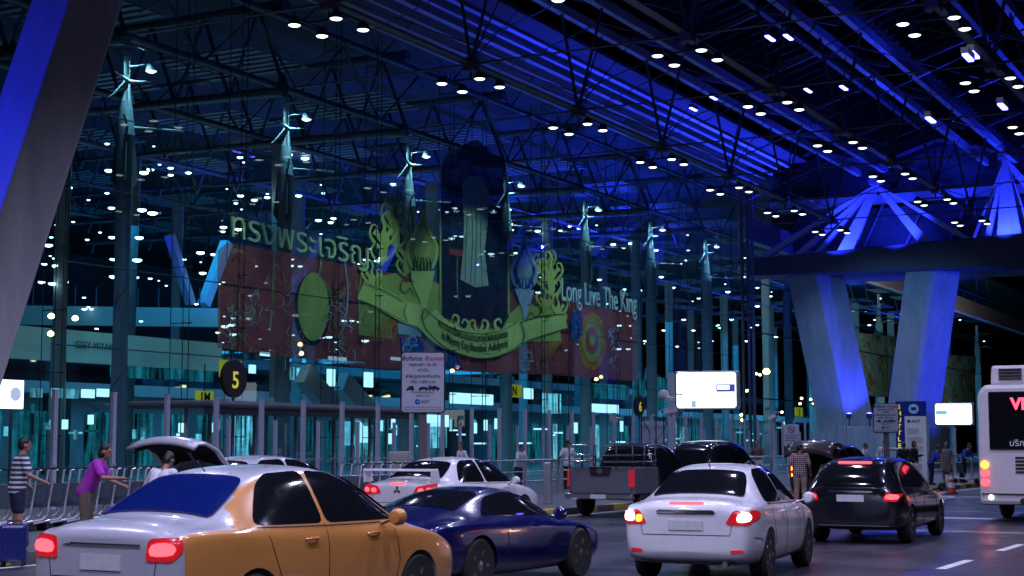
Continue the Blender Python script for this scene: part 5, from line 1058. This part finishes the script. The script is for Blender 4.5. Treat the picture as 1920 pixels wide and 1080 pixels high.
# guard rails
def rail(x, y0, y1, label, hs=(1.08, .72, .42)):
    g = empty('guard_rail', (x, y0, PAV), 0, label, 'guard rail', 'guard rails on the pavement'); n_ = max(1, round((y1 - y0) / 2.2))
    for z in hs: MB().tube([(0, 0, z), (0, y1 - y0, z)], .045 if z == hs[0] else .03, 10).build('rail', M['alu'], g, True)
    for k in range(n_ + 1): MB().span((-.045, (y1 - y0) * k / n_ - .045, 0), (.045, (y1 - y0) * k / n_ + .045, hs[0])).build('rail_post', M['alu'], g, bevel=.01)
rail(-23, 34.5, 45.6, 'steel guard rail right behind the white sports sedan'); rail(-23.2, 46.4, 53.5, 'steel guard rail behind the pickup bed'); rail(-21, 57.2, 76, 'steel guard rail behind the backpacker\'s trolley'); rail(-16.6, 66, 96, 'steel guard rail behind the people waiting for the bus')
gp = MB().span((-.09, -.09, 0), (.09, .09, 1.1)).build('bollard', M['alu'], bevel=.02); gp.location = (-18.9, 37.0, PAV); tag(gp, 'square metal bollard just left of the pickup tail lamp', 'bollard')
# luggage trolleys
def trolley():
    t = empty('luggage_trolley')
    f = MB()
    for sx in (-.28, .28): f.tube([(sx, -.12, 1.12), (sx, 0, 1.1), (sx, .16, .3), (sx, .3, .2), (sx, .95, .14)], .022, 8)
    f.tube([(-.28, .12, .5), (.28, .12, .5)], .018, 6).tube([(-.28, .05, .85), (.28, .05, .85)], .018, 6).tube([(-.2, .95, .14), (.2, .95, .14)], .02, 6).build('frame', M['alu'], t, True)
    MB().tube([(-.3, -.12, 1.13), (.3, -.12, 1.13)], .028, 8).build('handle', M['black'], t, True)
    MB().add([(-.26, .1, .84), (.26, .1, .84), (.26, .17, .42), (-.26, .17, .42)], [(0, 1, 2, 3)]).build('back_panel', mat('trolley_panel', (.08, .11, .14), .4) if 'trolley_panel' not in bpy.data.materials else bpy.data.materials['trolley_panel'], t, fix=False)
    MB().span((-.26, .22, .2), (.26, .92, .225)).build('platform', M['alu'], t)
    for x, y in ((-.27, .1), (.27, .1), (0, .9)): MB().lathe([(.04, -.03), (.1, -.03), (.1, .03), (.04, .03)], (x, y, .1), 14, 'x').build('wheel', M['rubber'], t, True)
    return t
tr0 = trolley(); kids0 = [c for c in bpy.data.objects if c.parent == tr0]
k = 0
for i in range(13):
    p = tr0 if k == 0 else copy_tree(tr0, None, kids0); k += 1
    p.location = (-21.6, 20.6 + i * .42, PAV); p.rotation_euler = (0, 0, R_(182)); tag(p, 'grey metal luggage trolley nested in the row at the left', 'luggage trolley', 'nested luggage trolleys at the left')
for i in range(6):
    p = copy_tree(tr0, None, kids0); p.location = (-20.6, 30.2 + i * .42, PAV); p.rotation_euler = (0, 0, R_(180)); tag(p, 'luggage trolley nested in the short row behind the silver sedan', 'luggage trolley', 'nested luggage trolleys behind the silver sedan')
p = copy_tree(tr0, None, kids0); p.location = (-14.2, 64.6, PAV); p.rotation_euler = (0, 0, R_(-110)); tag(p, 'empty luggage trolley by the kerb in front of the bending man', 'luggage trolley')
p = copy_tree(tr0, None, kids0); p.location = (-21.35, 60.6, PAV); p.rotation_euler = (0, 0, R_(185)); tag(p, 'luggage trolley carrying a white box, pushed by the backpacker', 'luggage trolley')
bxw = MB().span((-.32, .2, 0), (.32, .8, .72)).span((-.325, .45, .715), (.325, .55, .725)).build('white_box', M['white'], bevel=.02); bxw.location = (-21.35, 60.6, PAV + .226); bxw.rotation_euler = (0, 0, R_(185)); tag(bxw, 'large white box standing on the backpacker\'s trolley', 'box')
# suitcase
s_ = empty('suitcase', (-16.95, 16.3, 0), R_(35), 'dark blue hard shell suitcase standing by the kerb at the left', 'suitcase')
bl = mat('suitcase_shell', (.01, .02, .14), .25, coat=.6)
MB().span((-.19, -.13, .06), (.19, .13, .6)).build('shell', bl, s_, bevel=.045)
rb = MB()
for x in (-.13, -.065, 0, .065, .13): rb.span((x - .012, -.14, .12), (x + .012, .14, .55))
rb.build('rib', bl, s_, bevel=.004)
MB().tube([(-.1, 0, .59), (-.1, 0, .65), (.1, 0, .65), (.1, 0, .59)], .014, 8).build('handle', M['black'], s_, True)
for x in (-.14, .14):
    for y in (-.09, .09): MB().lathe([(.01, -.015), (.032, -.015), (.032, .015), (.01, .015)], (x, y, .032), 12, 'x').tube([(x, y, .03), (x, y, .08)], .012, 6).build('wheel', M['rubber'], s_, True)
MB().span((-.195, -.04, .3), (-.19, .05, .38)).build('luggage_tag', mat('tag_yellow', (.6, .55, .1), .6), s_)
# traffic cone
cn = empty('traffic_cone', (-12.3, 55.0, 0), 0, 'red and white striped traffic cone on the road by the kerb', 'traffic cone'); cr = mat('cone_red', (.65, .05, .03), .5)
MB().span((-.2, -.2, 0), (.2, .2, .04)).build('base', M['rubber'], cn, bevel=.01)
MB().lathe([(.16, .04), (.035, .75), (.03, .76)], (0, 0, 0), 20).build('cone', cr, cn, True)
MB().lathe([(.131, .23), (.1, .40)], (0, 0, 0), 20).build('band', M['white'], cn, True); MB().lathe([(.082, .51), (.058, .64)], (0, 0, 0), 20).build('band', M['white'], cn, True)
# notice boards
ink = mat('sign_ink', (.012, .015, .03), .6); redink = mat('sign_red', (.55, .03, .04), .6); signw = mat('sign_white', (.58, .6, .72), .45, noise=.05, scale=4); logob = mat('logo_blue', (.02, .08, .5), .5)
def board(loc, rz, w, hgt, z0, label, pole=True, full=True):
    t = empty('notice_board', loc, rz, label, 'notice board'); zc = z0
    MB().prism([(-w / 2, z0 + .07), (-w / 2 + .07, z0), (w / 2 - .07, z0), (w / 2, z0 + .07), (w / 2, z0 + hgt - .07), (w / 2 - .07, z0 + hgt), (-w / 2 + .07, z0 + hgt), (-w / 2, z0 + hgt - .07)], 'y', 0, .05).build('frame', M['black'], t, bevel=.012)
    e = .035; pnl = MB().prism([(-w / 2 + e, z0 + .09), (-w / 2 + .09, z0 + e), (w / 2 - .09, z0 + e), (w / 2 - e, z0 + .09), (w / 2 - e, z0 + hgt - .09), (w / 2 - .09, z0 + hgt - e), (-w / 2 + .09, z0 + hgt - e), (-w / 2 + e, z0 + hgt - .09)], 'y', -.006, 0.001).build('panel', signw, t)
    T = lambda s, fy, sz, fw=None, m=ink, al='CENTER', x=0, b=.002: text(s, 'lettering', m, pnl, (x * w, -.008, z0 + hgt * fy), (1, 0, 0), (0, 0, 1), sz * w / 1.2, ext=.0015, align=al, fit=fw * w if fw else None, bold=b)
    T('พื้นที่ยกรถ', .855, .15, .46, ink, 'LEFT', -.47, .004); T('ห้ามจอด', .855, .15, .42, redink, 'RIGHT', .47, .004)
    T('หยุดเฉพาะ รับ-ส่ง', .765, .12, .62); T('เท่านั้น', .675, .11, .24); T('ฝ่าฝืนถูกยกเคลื่อนย้าย', .575, .12, .78); T('ปรับ 1,000 บาท', .485, .12, .56)
    g = MB()                                                          # tow truck pictograms
    Q = lambda x, y: (x * w, z0 + y * hgt)
    for poly in ([(-.38, .375), (-.36, .40), (-.30, .44), (-.22, .445), (-.2, .41), (-.19, .375)], [(-.1, .38), (-.07, .42), (.0, .43), (.1, .42), (.13, .385)], [(.12, .385), (.12, .425), (.2, .43), (.26, .45), (.33, .425), (.38, .41), (.38, .385)], [(.12, .43), (.13, .455), (.2, .45), (.2, .435)]):
        g.prism([Q(*p) for p in poly], 'y', -.009, -.006)
    for cx in (-.35, -.24, -.07, .08, .16, .24, .33): g.lathe([(.022 * w, -.0095), (.022 * w, -.006)], (cx * w, 0, z0 + .375 * hgt), 12, 'y')
    g.build('pictogram', ink, pnl)
    T('ท่าอากาศยานสุวรรณภูมิ', .325, .075, .5, b=.001); T('ติดต่อ โทร.', .27, .07, .3, b=.001)
    MB().lathe([(.062 * w, -.009), (.062 * w, -.006)], (-.12 * w, 0, z0 + .185 * hgt), 20, 'y').build('logo', logob, pnl); MB().prism([(-.15 * w, z0 + .19 * hgt), (-.1 * w, z0 + .2 * hgt), (-.08 * w, z0 + .185 * hgt), (-.11 * w, z0 + .18 * hgt)], 'y', -.0105, -.0092).build('logo', signw, pnl)
    T('AOT', .165, .11, .19, ink, 'LEFT', -.04, .004)
    T('บริษัท ท่าอากาศยานไทย จำกัด (มหาชน)', .085, .06, .82, b=0); T('Airports of Thailand Public Company Limited', .045, .06, .86, b=0)
    for sx in (-1, 1):
        for fy in (.3, .78): MB().lathe([(.012, -.009), (.012, -.006)], (sx * .44 * w, 0, z0 + fy * hgt), 8, 'y').build('bolt', M['black'], pnl)
    if pole: MB().span((-.11, .055, 0), (.11, .2, z0 + hgt * .7)).build('pole', mat('pole_brown', (.16, .13, .15), .6) if 'pole_brown' not in bpy.data.materials else bpy.data.materials['pole_brown'], t, bevel=.01)
    return t
b0 = P(793, 720, Y=37.3)
board((b0.x, 37.3, PAV), R_(30), 1.26, 1.75, P(793, 775, Y=37.3).z - PAV, 'nearer white Thai tow-away notice board with a black frame, left of the N sign')
b1 = P(1661, 785, Y=60)
board((b1.x, 60, PAV), R_(16), .98, 1.16, P(1666, 812, Y=60).z - PAV, 'farther white Thai tow-away notice board beside the blue bus stop pillar')
# blue bus stop pillar
tq = P(1708, 800, Y=63); tz = P(1708, 752, Y=63).z - PAV
tp_ = empty('bus_stop_pillar', (tq.x, 63, PAV), R_(14), 'blue bus stop pillar with yellow vertical lettering and a white timetable panel', 'bus stop pillar'); pb = mat('pillar_blue', (.015, .03, .32), .4)
MB().span((-.6, -.12, 0), (.62, .12, tz)).build('body', pb, tp_, bevel=.02)
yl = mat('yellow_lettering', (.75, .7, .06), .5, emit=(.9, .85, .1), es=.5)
for i, ch in enumerate('SHUTTLE BUS'):
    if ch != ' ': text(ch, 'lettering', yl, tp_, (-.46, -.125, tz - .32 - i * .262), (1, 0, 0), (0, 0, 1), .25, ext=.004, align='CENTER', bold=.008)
pp_ = MB().span((-.24, -.18, .1), (.66, -.122, tz - .62)).build('timetable_panel', mat('panel_white', (.55, .58, .66), .4, emit=(.6, .7, 1), es=.10), tp_, bevel=.01)
MB().span((.6, -.22, 0), (.68, .1, tz - .6)).build('side_frame', M['alu'], tp_)
for i, (hh, x1) in enumerate(((.3, .3), (.24, .45), (.24, .45), (.34, .4), (.5, .4), (.4, .4))): MB().span((-.17, -.186, tz - 1.35 - i * .36), (x1, -.181, tz - 1.35 - i * .36 + .26)).build('timetable', M['white'], pp_)
MB().lathe([(.2, -.135), (.2, -.121)], (.12, 0, tz - .32), 24, 'y').build('round_symbol', mat('symbol_blue', (.25, .5, .75), .4, emit=(.3, .6, 1), es=.12), tp_)
MB().span((.02, -.142, tz - .38), (.22, -.136, tz - .25)).build('bus_symbol', pb, tp_)
MB().lathe([(.07, -.19), (.07, -.181)], (-.08, 0, tz - .82), 16, 'y').build('logo', logob, pp_); text('AOT', 'lettering', ink, pp_, (.02, -.186, tz - .88), (1, 0, 0), (0, 0, 1), .17, ext=.002, bold=.004)
# lit display boards
def billboard(px, Y, label, pole, rz=R_(14)):
    (x0, y0, x1, y1) = px; a, b = P(x0, y1, Y=Y), P(x1, y0, Y=Y); c = (a + b) / 2; w = (b.x - a.x) / math.cos(rz); hh = abs(P(c.x and (x0 + x1) / 2, y0, Y=Y).z - P((x0 + x1) / 2, y1, Y=Y).z)
    t = empty('display_board', (c.x, Y, PAV), rz, label, 'display board'); z0 = P((x0 + x1) / 2, y1, Y=Y).z - PAV
    MB().span((-w / 2 - .06, 0, z0 - .06), (w / 2 + .14, .35, z0 + hh + .06)).build('casing', M['alu'], t, bevel=.06)
    s = MB().prism([(-w / 2 + .08, z0), (w / 2 - .08, z0), (w / 2, z0 + .08), (w / 2, z0 + hh - .08), (w / 2 - .08, z0 + hh), (-w / 2 + .08, z0 + hh), (-w / 2, z0 + hh - .08), (-w / 2, z0 + .08)], 'y', -.012, .002).build('lit_screen', M['screen'], t)
    if pole: MB().span((-w / 2 - .38, .02, 0), (-w / 2 - .08, .3, z0 + hh)).build('pole', post_m, t, bevel=.01)
    else: MB().span((-.1, .1, 0), (.1, .25, z0)).build('pole', post_m, t)
    return t, s, w, hh, z0
t, s, w, hh, z0 = billboard((1274, 698, 1375, 765), 60.5, 'large white lit display board on a pole near the number 6 disc', True)
gl = mat('board_grey', (.3, .33, .4), .5, emit=(.45, .55, .75), es=.8); nb = mat('board_navy', (.04, .05, .3), .5, emit=(.08, .1, .5), es=.6)
text('5', 'lettering', gl, s, (w * .32, -.015, z0 + hh * .75), (1, 0, 0), (0, 0, 1), .34, ext=.002, align='CENTER')
MB().span((w * .17, -.016, z0 + hh * .45), (w * .48, -.013, z0 + hh * .66)).build('board_panel', nb, s); MB().span((w * .19, -.019, z0 + hh * .51), (w * .39, -.0165, z0 + hh * .63)).build('board_panel', M['screen'], s)
g = MB()
for q in ((-.17, .22, .15, .23), (-.17, .44, .15, .45), (-.17, .22, -.165, .45), (.145, .22, .15, .45), (-.5, .22, -.2, .225), (.145, 0, .15, .22), (-.18, 0, -.175, .22)): g.span((w * q[0], -.016, z0 + hh * q[1]), (w * q[2], -.0125, z0 + hh * q[3]))
g.build('board_lines', gl, s); text('ขนาดวาง', 'lettering', gl, s, (-.01 * w, -.015, z0 + hh * .3), (1, 0, 0), (0, 0, 1), .16, ext=.001, align='CENTER', fit=w * .22)
MB().span((-.25 * w, -.016, z0 + .02), (-.18 * w, -.013, z0 + .2 * hh)).build('board_panel', gl, s)
t, s, w, hh, z0 = billboard((1756, 757, 1820, 796), 88, 'smaller white lit display board left of the bus', False)
MB().span((-w * .48, -.016, z0 + hh * .5), (-w * .18, -.013, z0 + hh * .66)).build('board_panel', mat('board_teal', (.1, .5, .6), .5, emit=(.15, .6, .75), es=.8), s)
# round gate number discs and yellow letter signs
def disc(px, py, X, r, ch, label):
    p = P(px, py, X=X); t = empty('gate_number_disc', p, 0, label, 'gate number', None)
    MB().lathe([(r, -.08), (r, .08)], (0, 0, 0), 40, 'x').build('disc', M['black'], t, bevel=.01); yy = mat('digit_yellow', (.75, .68, .05), .5, emit=(.9, .8, .08), es=.35)
    text(ch, 'lettering', yy, t, (.09, 0, -.43 * r * 1.15), (0, 1, 0), (0, 0, 1), 1.25 * r, ext=.004, align='CENTER', bold=.012)
    MB().tube([(-.0, 0, -r), (-.0, 0, -p.z + 3.0)], .05, 8).build('stem', M['steel_dark'], t); return t
disc(438, 710, -34.2, .66, '5', 'big black round disc with a yellow number 5 by the doors'); disc(1198, 761, -33.8, .58, '6', 'black round disc with a yellow number 6, farther right')
def ysign(px0, py0, px1, py1, X, ch, label, name='letter_sign', box=True):
    a, b = P(px0, py1, X=X), P(px1, py0, X=X); t = empty(name, (X, (a.y + b.y) / 2, (a.z + b.z) / 2), 0, label, 'letter sign'); w = (b.y - a.y); hz = abs(P((px0 + px1) / 2, py0, X=X).z - P((px0 + px1) / 2, py1, X=X).z)
    MB().span((-.1, -w / 2, -hz / 2), (.0, w / 2, hz / 2)).build('panel', M['yellow'], t, bevel=.01)
    if ch: text(ch, 'lettering', ink, t, (.012, 0, -.36 * hz), (0, 1, 0), (0, 0, 1), 1.02 * hz, ext=.004, align='CENTER', bold=.02, sx=1.0)
    MB().tube([(-.05, 0, hz / 2), (-.05, 0, hz / 2 + 1.0)], .03, 6).build('hanger', M['steel_dark'], t); return t
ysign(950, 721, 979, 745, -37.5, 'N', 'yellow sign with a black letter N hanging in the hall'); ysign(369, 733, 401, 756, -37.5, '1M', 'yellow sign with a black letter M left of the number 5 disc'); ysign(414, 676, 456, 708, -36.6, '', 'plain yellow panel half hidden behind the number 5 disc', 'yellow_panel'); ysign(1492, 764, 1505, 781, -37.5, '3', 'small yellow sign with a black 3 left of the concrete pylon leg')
# glass door vestibule by disc 5
v = empty('door_vestibule', (-33.6, 45, PAV), 0, 'glass entrance vestibule with a flat canopy under the number 5 disc', 'vestibule'); dgl = glassmat('door_glass', (.75, .95, 1), .1)
MB().span((-2, -6, 2.75), (1.6, 6.6, 3.0)).build('canopy', M['steel_grey'], v, bevel=.1); MB().span((1.25, -6, 2.55), (1.5, 6.6, 2.75)).build('canopy_edge', M['steel_dark'], v)
for k in range(11): MB().span((.1, -5.6 + k * 1.2, 0), (.2, -5.5 + k * 1.2, 2.75)).build('door_frame', M['steel_white'], v)
for k in range(10): MB().add([(.15, -5.5 + k * 1.2, .05), (.15, -4.4 + k * 1.2, .05), (.15, -4.4 + k * 1.2, 2.7), (.15, -5.5 + k * 1.2, 2.7)], [(0, 1, 2, 3)]).build('door_glass', dgl, v)
MB().span((.08, -5.6, 1.0), (.22, 6.4, 1.08)).build('push_bar', M['alu'], v)
# utility box, no-smoking sign, scaffold, cameras
ub = empty('utility_box', (P(750, 840, Y=42).x, 42, PAV), R_(20), 'pale grey utility cabinet left of the tow-away notice pole', 'utility box'); ud = MB().span((-.32, -.2, 0), (.32, .2, 1.35)).build('cabinet', mat('cabinet_grey', (.5, .48, .46), .5, noise=.08), ub, bevel=.02); MB().span((-.28, -.212, .1), (.28, -.2, 1.25)).build('door', mat('cabinet_door', (.46, .45, .44), .5), ub); MB().span((.18, -.235, .65), (.24, -.212, .8)).build('lock', M['black'], ub)
p = P(1484, 820, Y=58); ns = empty('no_smoking_sign', (p.x, 58, PAV), R_(18), 'white no-smoking sign on a pale pillar left of the brown car', 'sign'); zt = P(1484, 796, Y=58).z - PAV
MB().span((-.2, .02, 0), (.2, .2, zt - .5)).build('pillar', post_m, ns, bevel=.01); sp_ = MB().span((-.3, -.02, zt - .84), (.3, .02, zt)).build('panel', signw, ns, bevel=.01)
rg = MB()
for k in range(24):
    a0, a1 = 2 * PI * k / 24, 2 * PI * (k + 1) / 24; rg.bar((math.cos(a0) * .12, -.026, zt - .2 + math.sin(a0) * .12), (math.cos(a1) * .12, -.026, zt - .2 + math.sin(a1) * .12), .025, .006, ref=(0, 1, 0))
rg.bar((-.08, -.026, zt - .12), (.08, -.026, zt - .28), .025, .006, ref=(0, 1, 0)).build('prohibition_ring', ink, sp_); MB().span((-.07, -.027, zt - .215), (.06, -.021, zt - .19)).build('cigarette', ink, sp_)
lt = MB()
for k in range(4): lt.span((-.24, -.024, zt - .42 - k * .07), (.24 - .05 * (k % 2), -.0205, zt - .40 - k * .07))
lt.build('text_line', ink, sp_)
a, b = P(1203, 830, X=-31), P(1256, 782, X=-31); sf = empty('scaffold', (-31, a.y, PAV), 0, 'dark scaffold tower with a pale sheet hung behind it', 'scaffold'); L = b.y - a.y; H_ = 3.0
fr = MB()
for x in (0, 1.2):
    for y in (0, L / 2, L): fr.tube([(x, y, 0), (x, y, H_)], .035, 8)
    for z in (.2, 1.6, H_ - .1): fr.tube([(x, 0, z), (x, L, z)], .03, 8)
    fr.tube([(x, 0, .2), (x, L / 2, 1.6), (x, 0, H_ - .1)], .025, 6).tube([(x, L, .2), (x, L / 2, 1.6), (x, L, H_ - .1)], .025, 6)
fr.build('frame', M['steel_dark'], sf); MB().span((-.15, .2, .6), (-.12, L - .3, 2.75)).build('sheet', mat('sheet_cloth', (.45, .47, .6), .8, noise=.1), sf)
for z in range(6): MB().tube([(1.2, L * .5 - .25, .3 + z * .4), (1.2, L * .5 + .25, .3 + z * .4)], .02, 6).build('rung', M['steel_dark'], sf)
def cctv(px, py, Y, label, aim, ground=True, dome=False):
    p = P(px, py, Y=Y); t = empty('security_camera', (p.x, Y, PAV), 0, label, 'security camera'); z = p.z - PAV
    MB().tube([(0, 0, 0), (0, 0, z - .12)], .05, 10).build('pole', post_m, t, True); MB().box((0, 0, z - .1), (.16, .16, .08)).tube([(0, 0, z - .1), (aim[0] * .1, aim[1] * .1, z)], .03, 6).build('bracket', M['alu'], t)
    if dome: MB().lathe([(.02, .24), (.16, .2), (.2, .05), (.18, -.08), (.1, -.17), (.001, -.2)], (0, 0, z), 18).build('dome', M['white'], t, True)
    d = Vector(aim).normalized(); q = Vector((0, 0, z + .02)); MB().bar(q - d * .25, q + d * .3, .18, .17).bar(q - d * .26 + Vector((0, 0, .1)), q + d * .4 + Vector((0, 0, .1)), .22, .02).build('housing', M['white'], t, bevel=.015); MB().lathe([(.06, 0), (.001, .01)], (0, 0, 0), 12, 'y').build('lens', M['black'], t).location = q + d * .3
    return t
cctv(1258, 771, 56, 'white bullet security camera on a thin pole under the dome camera', (-.9, -.4, -.15)); cctv(1152, 787, 62, 'white bullet security camera on a low pole left of the scaffold', (.9, -.5, -.15)); cctv(1450, 783, 60, 'white security camera on an arm, right of the big lit board', (.6, -.6, .2))
p = P(1248, 742, Y=58); t = empty('security_camera', (p.x, 58, p.z), 0, 'white twin-head dome camera mounted beside the big lit board', 'security camera')
MB().lathe([(.02, .24), (.17, .2), (.21, .05), (.19, -.08), (.1, -.17), (.001, -.2)], (-.1, 0, 0), 18).build('dome', M['white'], t, True); MB().bar((.1, -.1, -.12), (.42, -.25, -.16), .2, .2).build('housing', M['white'], t, bevel=.03); MB().bar((-.1, .05, .1), (.62, .3, .05), .05).build('bracket', M['alu'], t)
# small lit sign boards inside the left doors
sgn = empty('lit_sign', P(24, 740, X=-33.5), 0, 'white lit sign panel by the left edge in front of the glass', 'lit sign'); MB().span((-.1, -.42, -.4), (0, .42, .42)).build('panel', M['screen'], sgn, bevel=.02); MB().lathe([(.2, .0), (.2, .01)], (0.0, .1, .02), 20, 'x').build('symbol', gl, sgn); MB().tube([(-.05, 0, -.4), (-.05, 0, -P(24, 740, X=-33.5).z + .2)], .04, 6).build('pole', M['steel_dark'], sgn)
# small glowing blue bars added for glints of light on the roof steel
def add_glint(px, py, X, L, n):
    p = P(px, py, X=X); t = empty('roof_glint', p, 0, n, 'floodlight', 'blue glints up in the roof')
    MB().span((-.08, -L / 2, .02), (.08, L / 2, .16)).build('housing', M['steel_dark'], t); MB().span((-.06, -L / 2 + .02, -.02), (.06, L / 2 - .02, .02)).build('lens', M['blue_glow'], t)
for px, py, X in ((1444, 72, -15), (1478, 70, -15), (1815, 108, -7), (1826, 103, -7), (1338, 184, -23), (1515, 170, -17), (1582, 165, -15), (1300, 205, -24), (1745, 225, -9), (1880, 200, -7)): add_glint(px, py, X, .7, 'small narrow blue glowing bar for a glint high under the louvred roof')
